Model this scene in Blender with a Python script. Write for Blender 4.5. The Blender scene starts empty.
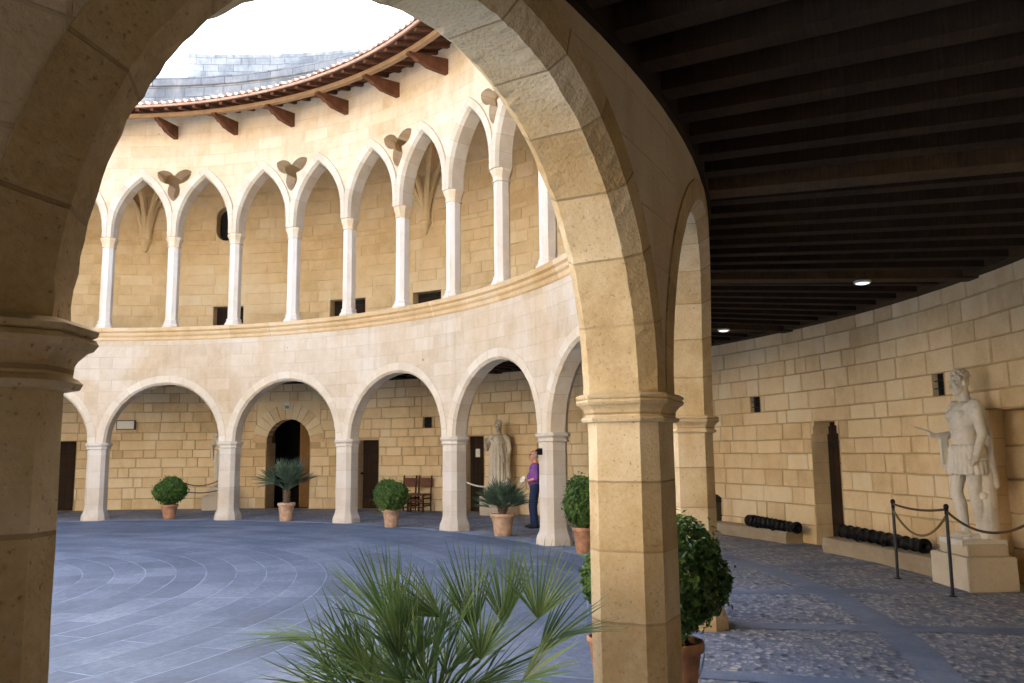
import bpy, bmesh, math, random
from mathutils import Vector, Matrix, Quaternion, noise, geometry
rad, sin, cos, pi = math.radians, math.sin, math.cos, math.pi
random.seed(7)
S = bpy.context.scene
COL = S.collection

# ---------------------------------------------------------------- camera, sky, sun, exposure
cd = bpy.data.cameras.new("camera"); cam = bpy.data.objects.new("camera", cd); COL.objects.link(cam)
FW = Vector((0.7009389, 0.7011500, 0.1306647)); RT = Vector((0.7081890, -0.7059383, -0.0109330)); UP = Vector((-0.0845756, -0.1001987, 0.9913663))
CAM = Vector((0, -13.57659, 1.6)); FPX = 828.574
cam.matrix_world = Matrix(((RT.x, UP.x, -FW.x, CAM.x), (RT.y, UP.y, -FW.y, CAM.y), (RT.z, UP.z, -FW.z, CAM.z), (0, 0, 0, 1)))
cd.sensor_width = 36; cd.lens = FPX * 36 / 1024; cd.clip_start = 0.05; cd.clip_end = 3000
S.camera = cam

SUN_AZ, SUN_EL = 24, 44          # direction TO the sun (math angle from +x), elevation
w = bpy.data.worlds.new("World"); S.world = w; w.use_nodes = True
nt = w.node_tree; nt.nodes.clear()
wo = nt.nodes.new('ShaderNodeOutputWorld'); bg = nt.nodes.new('ShaderNodeBackground'); sk = nt.nodes.new('ShaderNodeTexSky')
sk.sky_type = 'NISHITA'; sk.sun_disc = False; sk.sun_elevation = rad(SUN_EL); sk.sun_rotation = rad(90 - SUN_AZ)
sk.air_density = 1.0; sk.dust_density = 3.0; sk.ozone_density = 1.0
bg.inputs['Strength'].default_value = 0.06
sky_tint = nt.nodes.new('ShaderNodeMix'); sky_tint.data_type = 'RGBA'; sky_tint.blend_type = 'MULTIPLY'; sky_tint.inputs[0].default_value = 1; sky_tint.inputs[7].default_value = (1.0, .96, .90, 1)   # warm tint multiplied into the sky colour, serving as white balance
nt.links.new(sk.outputs[0], sky_tint.inputs[6]); nt.links.new(sky_tint.outputs[2], bg.inputs[0]); nt.links.new(bg.outputs[0], wo.inputs[0])
sd = bpy.data.lights.new("sun", 'SUN'); sd.energy = 5.0; sd.angle = rad(0.5); sd.color = (1, 0.955, 0.87)
so = bpy.data.objects.new("sun", sd); COL.objects.link(so)
so.rotation_euler = Vector((-cos(rad(SUN_EL)) * cos(rad(SUN_AZ)), -cos(rad(SUN_EL)) * sin(rad(SUN_AZ)), -sin(rad(SUN_EL)))).to_track_quat('-Z', 'Y').to_euler()
S.view_settings.view_transform = 'Standard'; S.view_settings.look = 'None'; S.view_settings.gamma = 1
S.view_settings.exposure = 4.4
S.render.engine = 'CYCLES'; S.cycles.max_bounces = 10; S.cycles.diffuse_bounces = 7
S.cycles.use_denoising = True

# ---------------------------------------------------------------- constants of the round courtyard
R0, DP = 11.2, 0.40               # inner face radius and thickness of the arcade
NB = 21; DA = 2 * pi / NB; TH0 = rad(49.0899)
RW = 15.25                        # gallery back wall
HC = 1.90                         # capital top
ZC = 3.86                         # underside of the boards
SILL0, SILL1 = 4.46, 4.78
def pth(k): return TH0 - k * DA
def cyl(r, t, z): return Vector((r * cos(t), r * sin(t), z))
def at_pixel(px, py, z=0.0):      # a point of the real plan, read off the survey of the photograph
    d = FW + RT * ((px - 512) / FPX) - UP * ((py - 341.5) / FPX)
    return CAM + d * ((z - CAM.z) / d.z)

# ---------------------------------------------------------------- helpers
class MB:
    def __init__(s): s.v = []; s.f = []; s.uv = []; s.col = []; s.sm = []
    def face(s, pts, uvs=None, col=0.5, smooth=False):
        i = len(s.v); s.v += [tuple(p) for p in pts]; s.f.append(tuple(range(i, i + len(pts))))
        s.uv.append(uvs or [(0, 0)] * len(pts)); s.col.append(col); s.sm.append(smooth)
    def grid(s, rows, uvrows=None, close=False, smooth=True, col=0.5):
        # rows of points joined into quads with shared vertices
        n = len(rows[0]); b = len(s.v)
        for r in rows: s.v += [tuple(p) for p in r]
        for i in range(len(rows) - 1):
            for j in range(n if close else n - 1):
                k = (j + 1) % n
                s.f.append((b + i * n + j, b + i * n + k, b + (i + 1) * n + k, b + (i + 1) * n + j))
                if uvrows:
                    a0, a1 = uvrows[i], uvrows[i + 1]
                    jj = j + 1 if len(a0) > n else k
                    s.uv.append([a0[j], a0[jj], a1[jj], a1[j]])
                else: s.uv.append([(0, 0)] * 4)
                s.col.append(col); s.sm.append(smooth)
    def box(s, c, d, rot=None, col=0.5, taper=1.0):
        hx, hy, hz = d[0] / 2, d[1] / 2, d[2] / 2
        P = []
        for sz in (-1, 1):
            t = 1 if sz < 0 else taper
            for sx, sy in ((-1, -1), (1, -1), (1, 1), (-1, 1)):
                p = Vector((sx * hx * t, sy * hy * t, sz * hz))
                if rot is not None: p = rot @ p
                P.append(Vector(c) + p)
        dims = [(d[0], d[1])] * 2 + [(d[0], d[2]), (d[1], d[2])] * 2
        for q, dm in zip(((3, 2, 1, 0), (4, 5, 6, 7), (0, 1, 5, 4), (1, 2, 6, 5), (2, 3, 7, 6), (3, 0, 4, 7)), dims):
            s.face([P[i] for i in q], [(0, 0), (dm[0], 0), (dm[0], dm[1]), (0, dm[1])], col)
    def tube(s, pts, r, n=8, caps=True, smooth=True):
        pts = [Vector(p) for p in pts]; rows = []; L = 0; uvr = []
        up = Vector((0, 0, 1))
        for i, p in enumerate(pts):
            t = (pts[min(i + 1, len(pts) - 1)] - pts[max(i - 1, 0)]).normalized()
            a = t.cross(up if abs(t.z) < .95 else Vector((1, 0, 0))).normalized(); b = a.cross(t)
            rr = r[i] if isinstance(r, (list, tuple)) else r
            rows.append([p + (a * cos(2 * pi * k / n) + b * sin(2 * pi * k / n)) * rr for k in range(n)])
            if i: L += (p - pts[i - 1]).length
            uvr.append([(2 * pi * rr * k / n, L) for k in range(n + 1)])
        s.grid(rows, uvr, close=True, smooth=smooth)
        if caps: s.face(rows[0]); s.face(list(reversed(rows[-1])))
    def lathe(s, prof, n=24, caps=True, axis=None, origin=(0, 0, 0), smooth=True):
        o = Vector(origin); rows = []; uvr = []; L = 0
        for i, (r, z) in enumerate(prof):
            row = []
            for k in range(n):
                a = 2 * pi * k / n; p = Vector((r * cos(a), r * sin(a), z))
                if axis is not None: p = axis @ p
                row.append(o + p)
            if i: L += math.hypot(r - prof[i - 1][0], z - prof[i - 1][1])
            rows.append(row); uvr.append([(2 * pi * max(r, .05) * k / n, L) for k in range(n + 1)])
        s.grid(rows, uvr, close=True, smooth=smooth)
        if caps: s.face(list(reversed(rows[0]))); s.face(rows[-1])
    def ball(s, c, r, n=12, scale=(1, 1, 1)):
        c = Vector(c); rows = []
        for i in range(n // 2 + 1):
            p = -pi / 2 + pi * i / (n // 2)
            rows.append([c + Vector((max(cos(p), .02) * cos(2 * pi * k / n) * r * scale[0], max(cos(p), .02) * sin(2 * pi * k / n) * r * scale[1], sin(p) * r * scale[2])) for k in range(n)])
        s.grid(rows, None, close=True); s.face(list(reversed(rows[0]))); s.face(rows[-1])
    def build(s, name, mats, parent=None, recalc=False):
        me = bpy.data.meshes.new(name); me.from_pydata(s.v, [], s.f)
        uvl = me.uv_layers.new(name="UVMap"); i = 0
        flat = [c for u in s.uv for p in u for c in p]
        uvl.data.foreach_set('uv', flat)
        at = me.attributes.new("tint", 'FLOAT', 'FACE'); at.data.foreach_set('value', s.col)
        me.polygons.foreach_set('use_smooth', s.sm)
        if not isinstance(mats, (list, tuple)): mats = [mats]
        for m in mats: me.materials.append(m)
        if recalc:
            b = bmesh.new(); b.from_mesh(me); bmesh.ops.remove_doubles(b, verts=b.verts, dist=1e-5); bmesh.ops.recalc_face_normals(b, faces=b.faces); b.to_mesh(me); b.free()
        me.update()
        return link(name, me, parent)
def link(name, me, parent=None):
    o = bpy.data.objects.new(name, me); COL.objects.link(o)
    if parent is not None: o.parent = parent
    return o
def tag(o, label=None, cat=None, group=None, kind=None):
    for k, v in (('label', label), ('category', cat), ('group', group), ('kind', kind)):
        if v: o[k] = v
    return o
def thing(name, label, cat, loc=(0, 0, 0), rz=0, group=None):
    o = bpy.data.objects.new(name, None); COL.objects.link(o); o.location = loc; o.rotation_euler = (0, 0, rz); o.empty_display_size = .2
    return tag(o, label, cat, group)
def children(o): return [c for c in bpy.data.objects if c.parent == o]
def copy_tree(o, parent=None):
    c = o.copy(); COL.objects.link(c)
    if parent is not None: c.parent = parent
    for ch in children(o):
        if ch != c: copy_tree(ch, c)
    return c

def inside(poly, x, y):
    r = False; j = len(poly) - 1
    for i in range(len(poly)):
        xi, yi = poly[i]; xj, yj = poly[j]
        if (yi > y) != (yj > y) and x < (xj - xi) * (y - yi) / (yj - yi) + xi: r = not r
        j = i
    return r
def curved_panel(mb, outer, holes, tc, rf, rb, rref, step=.3, open_sides=(), col=.5, vflip=1, back=True):
    """wall sheet in (arc length u, z), bent to the circle; faces at radius rf and rb, reveals round every hole"""
    def dens(lp):
        q = []
        for i in range(len(lp)):
            a, b = lp[i], lp[(i + 1) % len(lp)]; m_ = max(1, int(abs(a[0] - b[0]) / step + .5))
            q += [(a[0] + (b[0] - a[0]) * j / m_, a[1] + (b[1] - a[1]) * j / m_) for j in range(m_)]
        return q
    outer = dens(outer); holes = [dens(h) for h in holes]
    loops = [outer] + holes
    pts = []; edges = []
    for lp in loops:
        b = len(pts); n = len(lp)
        for i in range(n): pts.append(Vector(lp[i])); edges.append((b + i, b + (i + 1) % n))
    xs = [p[0] for p in outer]; zs = [p[1] for p in outer]
    def ins(x, z): return inside(outer, x, z) and not any(inside(h, x, z) for h in holes)
    x = min(xs) + step / 2
    while x < max(xs):
        z = min(zs) + step / 2
        while z < max(zs):
            if ins(x, z) and min((Vector((x, z)) - p).length for p in pts[:sum(len(l) for l in loops)]) > step * .3: pts.append(Vector((x, z)))
            z += step
        x += step
    ov, oe, of, *_ = geometry.delaunay_2d_cdt(pts, edges, [], 0, 1e-5)
    def P(q, r): return cyl(r, tc + q[0] / rref, q[1])
    tris = []
    for f in of:
        c = sum((ov[i] for i in f), Vector((0, 0))) / len(f)
        if ins(c.x, c.y): tris.append([ov[i] for i in f])
    for t in tris:
        mb.face([P(q, rf) for q in t], [(q.x + tc * rref, q.y) for q in t], col)
        if back: mb.face([P(q, rb) for q in reversed(t)], [(q.x + tc * rref, q.y) for q in reversed(t)], col)
    for li, lp in enumerate(loops):
        n = len(lp); L = 0
        for i in range(n):
            a, b = lp[i], lp[(i + 1) % n]; d = math.hypot(a[0] - b[0], a[1] - b[1])
            if not (li == 0 and open_sides != 'none' and any(f(a) and f(b) for f in open_sides)):
                q = [P(a, rf), P(a, rb), P(b, rb), P(b, rf)]
                w_ = abs(rb - rf)
                mb.face(q, [(0, L), (w_, L), (w_, L + d), (0, L + d)], col)
            L += d
def sweep_arch(mb, path, prof, tc, rref, limit=None):
    """closed profile [(outward offset, radius)] carried along a path [(u, z, nu, nz)] bent to the circle"""
    n = len(prof); rows = []; uvr = []; L = 0; pl = [0]
    for i in range(n):
        a, b = prof[i], prof[(i + 1) % n]; pl.append(pl[-1] + math.hypot(a[0] - b[0], a[1] - b[1]))
    for i, (u, z, nu, nz) in enumerate(path):
        if i: L += math.hypot(u - path[i - 1][0], z - path[i - 1][1])
        k_ = 1.0
        if limit and abs(nu) > 1e-4: k_ = min(1.0, (limit - abs(u)) / (abs(nu) * max(o for o, _ in prof)))
        rows.append([cyl(r, tc + (u + nu * o * k_) / rref, z + nz * o * k_) for o, r in prof]); uvr.append([(pl[k], L) for k in range(n + 1)])
    mb.grid(rows, uvr, close=True, smooth=False)
    mb.face(rows[0]); mb.face(list(reversed(rows[-1])))

# ---------------------------------------------------------------- materials
class NT:
    def __init__(s, name):
        s.m = bpy.data.materials.new(name); s.m.use_nodes = True; s.t = s.m.node_tree; s.t.nodes.clear()
        s.out = s.n('ShaderNodeOutputMaterial'); s.b = s.n('ShaderNodeBsdfPrincipled'); s.l(s.b, 0, s.out, 0)
    def n(s, t, **kw):
        x = s.t.nodes.new(t)
        for k, v in kw.items(): setattr(x, k, v)
        return x
    def l(s, a, ao, b, bi): s.t.links.new(a.outputs[ao], b.inputs[bi])
    def pos(s, scale=(1, 1, 1)):
        g = s.n('ShaderNodeNewGeometry'); m = s.n('ShaderNodeMapping'); m.inputs['Scale'].default_value = scale; s.l(g, 'Position', m, 0); return m
    def obj(s, scale=(1, 1, 1)):
        g = s.n('ShaderNodeTexCoord'); m = s.n('ShaderNodeMapping'); m.inputs['Scale'].default_value = scale; s.l(g, 'Object', m, 0); return m
    def uvm(s, scale=(1, 1, 1), loc=(0, 0, 0)):
        g = s.n('ShaderNodeTexCoord'); m = s.n('ShaderNodeMapping'); m.inputs['Scale'].default_value = scale; m.inputs['Location'].default_value = loc; s.l(g, 'UV', m, 0); return m
    def noise(s, vec, scale, detail=6, rough=.6, dist=0):
        x = s.n('ShaderNodeTexNoise'); x.inputs['Scale'].default_value = scale; x.inputs['Detail'].default_value = detail; x.inputs['Roughness'].default_value = rough; x.inputs['Distortion'].default_value = dist
        s.l(vec, 0, x, 'Vector'); return x
    def ramp(s, src, so, stops):
        x = s.n('ShaderNodeValToRGB'); e = x.color_ramp.elements
        while len(e) < len(stops): e.new(.5)
        for i, (p, c) in enumerate(stops): e[i].position = p; e[i].color = (*c, 1) if len(c) == 3 else c
        s.l(src, so, x, 0); return x
    def mix(s, f, a, b, mode='MIX'):
        x = s.n('ShaderNodeMix', data_type='RGBA', blend_type=mode)
        for v, i in ((f, 0), (a, 6), (b, 7)):
            if isinstance(v, tuple) and len(v) == 2 and hasattr(v[0], 'outputs'): s.t.links.new(v[0].outputs[v[1]], x.inputs[i])
            elif isinstance(v, (int, float)): x.inputs[i].default_value = v if i == 0 else (v, v, v, 1)
            else: x.inputs[i].default_value = (*v, 1)
        return x
    def math(s, op, a, b=0.0, clamp=False):
        x = s.n('ShaderNodeMath', operation=op); x.use_clamp = clamp
        for v, i in ((a, 0), (b, 1)):
            if isinstance(v, tuple): s.t.links.new(v[0].outputs[v[1]], x.inputs[i])
            else: x.inputs[i].default_value = v
        return x
    def bump(s, h, ho, strength, dist=.02, prev=None):
        x = s.n('ShaderNodeBump'); x.inputs['Strength'].default_value = strength; x.inputs['Distance'].default_value = dist; s.l(h, ho, x, 'Height')
        if prev: s.l(prev, 0, x, 'Normal')
        return x
    def done(s, colsrc, colo, rough=.85, nrm=None, spec=.3, metal=0):
        if isinstance(colsrc, tuple): s.b.inputs['Base Color'].default_value = (*colsrc, 1)
        else: s.l(colsrc, colo, s.b, 'Base Color')
        s.b.inputs['Roughness'].default_value = rough; s.b.inputs['Specular IOR Level'].default_value = spec; s.b.inputs['Metallic'].default_value = metal
        if nrm: s.l(nrm, 0, s.b, 'Normal')
        return s.m

def stone(name, dark, mid, light, rows=None, mortar=None, tint=0.0, stain=None, stain_amt=.5, pits=.5, rough=.9, streak=0.0, big=.55):
    m = NT(name)
    p = m.pos()
    n1 = m.noise(p, big, 5, .6); n2 = m.noise(p, 3.2, 8, .65); n3 = m.noise(p, 38, 4, .7)
    a = m.math('MULTIPLY_ADD', (n1, 0), .5); 
    a = m.math('MULTIPLY', (n1, 0), .45); b = m.math('MULTIPLY', (n2, 0), .35); c = m.math('MULTIPLY', (n3, 0), .2)
    t = m.math('ADD', (a, 0), (b, 0)); t = m.math('ADD', (t, 0), (c, 0))
    if tint:
        at = m.n('ShaderNodeAttribute', attribute_name='tint'); k = m.math('SUBTRACT', (at, 2), .5); k = m.math('MULTIPLY', (k, 0), tint); t = m.math('ADD', (t, 0), (k, 0))
    brick = None
    if rows:
        bw, bh, ms = rows
        uv = m.uvm()
        dn = m.noise(uv, 2.3, 3, .6); ds = m.n('ShaderNodeVectorMath', operation='SCALE'); ds.inputs['Scale'].default_value = .018; m.l(dn, 1, ds, 0)
        va = m.n('ShaderNodeVectorMath', operation='ADD'); m.l(uv, 0, va, 0); m.l(ds, 0, va, 1)
        brick = m.n('ShaderNodeTexBrick'); m.l(va, 0, brick, 'Vector')
        brick.offset = .5; brick.squash = 1.25; brick.squash_frequency = 3
        brick.inputs['Color1'].default_value = (0, 0, 0, 1); brick.inputs['Color2'].default_value = (1, 1, 1, 1); brick.inputs['Mortar'].default_value = (.5, .5, .5, 1)
        brick.inputs['Scale'].default_value = 1; brick.inputs['Brick Width'].default_value = bw; brick.inputs['Row Height'].default_value = bh; brick.inputs['Mortar Size'].default_value = ms; brick.inputs['Mortar Smooth'].default_value = .35
        k = m.math('SUBTRACT', (brick, 0), .5); k = m.math('MULTIPLY', (k, 0), .14); t = m.math('ADD', (t, 0), (k, 0))
    col = m.ramp(t, 0, [(.33, dark), (.5, mid), (.66, light)])
    cs = (col, 0)
    if stain:
        sp = m.pos((1, 1, .35)); sn = m.noise(sp, 1.1, 7, .7, .6); sr = m.ramp(sn, 0, [(.5, (0, 0, 0)), (.68, (1, 1, 1))]); sm_ = m.math('MULTIPLY', (sr, 0), stain_amt)
        x = m.mix((sm_, 0), cs, stain); cs = (x, 2)
    if streak:
        sp = m.pos((1, 1, .06)); sn = m.noise(sp, 5, 5, .65); sr = m.ramp(sn, 0, [(.52, (1, 1, 1)), (.72, (.62, .56, .47))]); x = m.mix(streak, cs, (sr, 0), 'MULTIPLY'); cs = (x, 2)
    # open pores of the limestone
    vo = m.n('ShaderNodeTexNoise'); vo.inputs['Scale'].default_value = 60; vo.inputs['Detail'].default_value = 2; m.l(p, 0, vo, 'Vector')
    pr = m.ramp(vo, 0, [(.27, (.5, .45, .38)), (.36, (1, 1, 1))]); x = m.mix(pits, cs, (pr, 0), 'MULTIPLY'); cs = (x, 2)
    if streak:
        hv = m.n('ShaderNodeTexVoronoi', feature='F1'); hv.inputs['Scale'].default_value = 1.5; m.l(p, 0, hv, 'Vector'); hr = m.ramp(hv, 0, [(.03, (.42, .33, .24)), (.05, (1, 1, 1))]); x = m.mix(.8, cs, (hr, 0), 'MULTIPLY'); cs = (x, 2)
        gp = m.noise(m.pos((1, 1, .6)), .45, 6, .7, .8); gr = m.ramp(gp, 0, [(.44, (1, 1, 1)), (.62, (.90, .80, .66))]); x = m.mix(.7, cs, (gr, 0), 'MULTIPLY'); cs = (x, 2)
    if brick and mortar is not None:
        jn = m.noise(p, 1.4, 3, .6); jr = m.ramp(jn, 0, [(.35, (.25, .25, .25)), (.65, (1, 1, 1))]); jf = m.math('MULTIPLY', (brick, 1), (jr, 0))
        x = m.mix((jf, 0), cs, mortar); cs = (x, 2)
    h = m.math('MULTIPLY', (n2, 0), .6); h2 = m.math('MULTIPLY', (n3, 0), .3); h = m.math('ADD', (h, 0), (h2, 0)); h3 = m.math('MULTIPLY', (vo, 0), .35); h = m.math('ADD', (h, 0), (h3, 0))
    bp = m.bump(h, 0, .55, .018)
    if brick:
        inv = m.math('SUBTRACT', 1.0, (brick, 1)); bp = m.bump(inv, 0, .5, .008, bp)
    return m.done(cs[0], cs[1], rough, bp, .2)

M = {}
M['facade'] = stone('facade_limestone', (.49, .385, .255), (.60, .51, .385), (.67, .605, .505), rows=(.62, .29, .008), mortar=(.48, .39, .28), stain=(.66, .625, .565), stain_amt=.55, pits=.3, streak=.25)
M['facade_up'] = stone('upper_facade_limestone', (.60, .47, .30), (.74, .615, .445), (.80, .71, .56), rows=(.7, .3, .007), mortar=(.58, .44, .28), stain=(.76, .69, .58), stain_amt=.5, pits=.25, streak=.25)
M['ring'] = stone('voussoir_limestone', (.54, .45, .33), (.65, .57, .45), (.71, .66, .565), rows=(40, .34, .006), mortar=(.48, .38, .26), pits=.45, stain=(.58, .42, .22), stain_amt=.25)
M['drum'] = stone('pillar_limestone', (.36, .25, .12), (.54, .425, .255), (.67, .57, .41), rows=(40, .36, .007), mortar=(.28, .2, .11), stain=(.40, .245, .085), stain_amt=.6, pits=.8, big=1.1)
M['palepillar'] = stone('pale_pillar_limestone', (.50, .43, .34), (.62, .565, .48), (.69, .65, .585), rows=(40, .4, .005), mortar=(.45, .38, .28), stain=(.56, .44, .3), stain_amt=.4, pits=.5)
M['column'] = stone('pale_column_stone', (.62, .54, .44), (.74, .68, .6), (.8, .77, .72), pits=.3, stain=(.66, .5, .33), stain_amt=.3)
M['cornice'] = stone('ochre_cornice_stone', (.50, .33, .15), (.64, .47, .27), (.70, .57, .40), rows=(.9, 30, .006), mortar=(.4, .28, .16), pits=.4)
M['block'] = stone('gallery_block_stone', (.61, .455, .255), (.79, .635, .40), (.84, .735, .53), tint=.26, pits=.6, stain=(.60, .40, .17), stain_amt=.45)
M['mortar'] = stone('lime_mortar', (.42, .30, .16), (.54, .40, .23), (.62, .48, .3), pits=.6)
M['cream'] = stone('cream_upper_stone', (.58, .42, .205), (.75, .58, .335), (.80, .68, .46), tint=.2, pits=.35, stain=(.55, .39, .2), stain_amt=.3)
M['parapet'] = stone('weathered_parapet_stone', (.11, .122, .145), (.20, .218, .24), (.34, .35, .355), rows=(.55, .26, .012), mortar=(.06, .07, .085), stain=(.42, .42, .41), stain_amt=.5, pits=.6)
M['statue'] = stone('weathered_statue_marble', (.56, .51, .42), (.74, .70, .62), (.80, .78, .73), pits=.2, stain=(.30, .235, .15), stain_amt=.55, big=1.8)
M['plinth'] = stone('plinth_stone', (.48, .40, .29), (.6, .52, .4), (.68, .61, .5), pits=.4)
M['ledge'] = stone('worn_ledge_stone', (.26, .20, .13), (.37, .30, .205), (.47, .40, .29), pits=.7)
M['kerb'] = stone('kerb_slab_stone', (.11, .135, .19), (.18, .215, .28), (.28, .31, .37), pits=.3, rough=.75)

def wood(name, a, b, rough=.8, sc=(3, 3, 30)):
    m = NT(name); n = m.noise(m.obj(), 4, 6, .65, .5); n2 = m.noise(m.uvm((40, 2.5, 1)), 1.5, 6, .6)
    t = m.math('MULTIPLY', (n, 0), .5); t2 = m.math('MULTIPLY', (n2, 0), .5); t = m.math('ADD', (t, 0), (t2, 0))
    r = m.ramp(t, 0, [(.35, a), (.65, b)]); return m.done(r, 0, rough, m.bump(n2, 0, .4, .006), .2)
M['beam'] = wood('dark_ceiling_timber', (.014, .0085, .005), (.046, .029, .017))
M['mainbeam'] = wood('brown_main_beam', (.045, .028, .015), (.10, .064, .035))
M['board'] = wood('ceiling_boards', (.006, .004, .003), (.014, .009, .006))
M['eave'] = wood('red_brown_eave_timber', (.085, .034, .018), (.20, .085, .045))
M['plate'] = wood('pale_wall_plate_timber', (.30, .18, .09), (.46, .30, .17))
M['door'] = wood('dark_door_timber', (.018, .010, .006), (.045, .026, .014))
M['doorochre'] = wood('ochre_door_timber', (.16, .085, .03), (.26, .14, .055))  # paler ochre timber for the open leaf
M['chair'] = wood('chair_timber', (.045, .017, .008), (.10, .04, .018), .5)
def plain(name, c, rough=.6, metal=0, spec=.4, var=.25, sc=9, bump=.0):
    m = NT(name); n = m.noise(m.obj(), sc, 5, .6)
    r = m.ramp(n, 0, [(.3, tuple(x * (1 - var) for x in c)), (.7, tuple(min(1, x * (1 + var)) for x in c))])
    return m.done(r, 0, rough, m.bump(n, 0, bump, .01) if bump else None, spec, metal)
M['leather'] = plain('brown_leather', (.13, .05, .024), .45)
M['iron'] = plain('black_cannon_iron', (.012, .011, .011), .55, .6, .5, .4, 14, .3)
M['post'] = plain('grey_metal_post', (.05, .055, .06), .4, .7)
M['rope'] = plain('braided_gold_rope', (.20, .125, .05), .8, bump=.5, sc=120)
M['ropedark'] = plain('braided_dark_rope', (.09, .05, .025), .8, bump=.5, sc=120)
M['ropewhite'] = plain('white_rope', (.75, .72, .66), .8)
M['grille'] = plain('window_grille_iron', (.02, .02, .022), .5, .5)
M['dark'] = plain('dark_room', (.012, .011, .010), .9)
M['terra'] = plain('terracotta_pot', (.42, .22, .13), .9, 0, .15, .38, 9, .3)
M['terrapale'] = plain('pale_terracotta_pot', (.50, .34, .23), .9, 0, .15, .34, 9, .3)
M['soil'] = plain('potting_soil', (.05, .035, .022), .95, bump=.8, sc=60)
M['bark'] = plain('stem_bark', (.12, .08, .05), .9, bump=.6, sc=50)
M['signwhite'] = plain('white_sign_face', (.78, .77, .70), .4, var=.03)
M['signgreen'] = plain('dull_green_sign', (.16, .28, .16), .5, var=.1)
M['lamp'] = plain('lamp_housing', (.6, .6, .58), .4)
M['binm'] = plain('dark_brown_bin', (.055, .035, .022), .5)
M['skin'] = plain('sunburnt_skin', (.56, .26, .18), .5, var=.12)
M['shirt'] = plain('purple_shirt_cloth', (.20, .075, .30), .85, var=.15, sc=25)
M['jeans'] = plain('blue_denim', (.018, .030, .085), .85, var=.25, sc=30)
M['shoe'] = plain('dark_shoe_leather', (.02, .018, .018), .5)
M['hair'] = plain('grey_hair', (.42, .38, .35), .8, var=.2, sc=60)
M['glasses'] = plain('black_sunglasses', (.01, .01, .01), .15)
M['paper'] = plain('white_paper', (.8, .8, .78), .7, var=.03)
M['black'] = plain('black_panel', (.01, .01, .01), .6)

m = NT('glowing_lamp_face'); m.b.inputs['Emission Color'].default_value = (1, .96, .9, 1); m.b.inputs['Emission Strength'].default_value = .10; M['lampface'] = m.done((.8, .8, .78), 0, .4)

def leafmat(name, dark, mid, light, rough=.38, trans=.25):
    m = NT(name); at = m.n('ShaderNodeAttribute', attribute_name='tint'); n = m.noise(m.obj(), 5, 3, .6)
    k = m.math('MULTIPLY', (at, 2), .7); k2 = m.math('MULTIPLY', (n, 0), .3); t = m.math('ADD', (k, 0), (k2, 0))
    r = m.ramp(t, 0, [(.2, dark), (.5, mid), (.85, light)])
    m.done(r, 0, rough, None, .45)
    tr = m.n('ShaderNodeBsdfTranslucent'); m.l(r, 0, tr, 0); ms = m.n('ShaderNodeMixShader'); ms.inputs[0].default_value = trans
    m.l(m.b, 0, ms, 1); m.l(tr, 0, ms, 2); m.l(ms, 0, m.out, 0)
    return m.m
M['leaf'] = leafmat('glossy_shrub_leaf', (.03, .075, .012), (.085, .17, .028), (.19, .29, .055))
M['leafbright'] = leafmat('bright_shrub_leaf', (.035, .085, .012), (.075, .16, .022), (.14, .24, .035))
M['palm'] = leafmat('fan_palm_leaf', (.055, .10, .035), (.115, .195, .065), (.26, .33, .13), .33, .25)
M['palmblue'] = leafmat('blue_green_palm_leaf', (.045, .075, .045), (.085, .135, .08), (.15, .21, .12), .4, .2)

# courtyard paving: slabs in rings round the centre (polar brick pattern in the sheet's UVs)
m = NT('ring_slab_paving'); uv = m.uvm(); p = m.pos()
dn = m.noise(p, .9, 3, .5); ds = m.n('ShaderNodeVectorMath', operation='SCALE'); ds.inputs['Scale'].default_value = .03; m.l(dn, 1, ds, 0); va = m.n('ShaderNodeVectorMath', operation='ADD'); m.l(uv, 0, va, 0); m.l(ds, 0, va, 1)
bk = m.n('ShaderNodeTexBrick'); m.l(va, 0, bk, 'Vector'); bk.offset = .43; bk.squash = 1.4; bk.squash_frequency = 2
for k_, v_ in (('Color1', (0, 0, 0, 1)), ('Color2', (1, 1, 1, 1)), ('Mortar', (.5, .5, .5, 1)), ('Scale', 1), ('Brick Width', 1.05), ('Row Height', .385), ('Mortar Size', .008), ('Mortar Smooth', .4)): bk.inputs[k_].default_value = v_
n1 = m.noise(p, .8, 8, .7, .4); n2 = m.noise(p, 14, 8, .75)
a_ = m.math('MULTIPLY', (n1, 0), .5); b_ = m.math('MULTIPLY', (n2, 0), .42); c_ = m.math('MULTIPLY', (bk, 0), .13); t_ = m.math('ADD', (a_, 0), (b_, 0)); t_ = m.math('ADD', (t_, 0), (c_, 0))
r_ = m.ramp(t_, 0, [(.36, (.046, .068, .108)), (.53, (.092, .130, .200)), (.72, (.20, .245, .32))])
jn = m.noise(p, 1.2, 4, .6); jr = m.ramp(jn, 0, [(.38, (.15, .15, .15)), (.6, (1, 1, 1))]); jf = m.math('MULTIPLY', (bk, 1), (jr, 0))
x_ = m.mix((jf, 0), (r_, 0), (.20, .28, .40))
hb = m.math('MULTIPLY', (n2, 0), .4); inv = m.math('SUBTRACT', (hb, 0), (bk, 1))
M['paving'] = m.done(x_, 2, .62, m.bump(inv, 0, .35, .008), .35)

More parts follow.
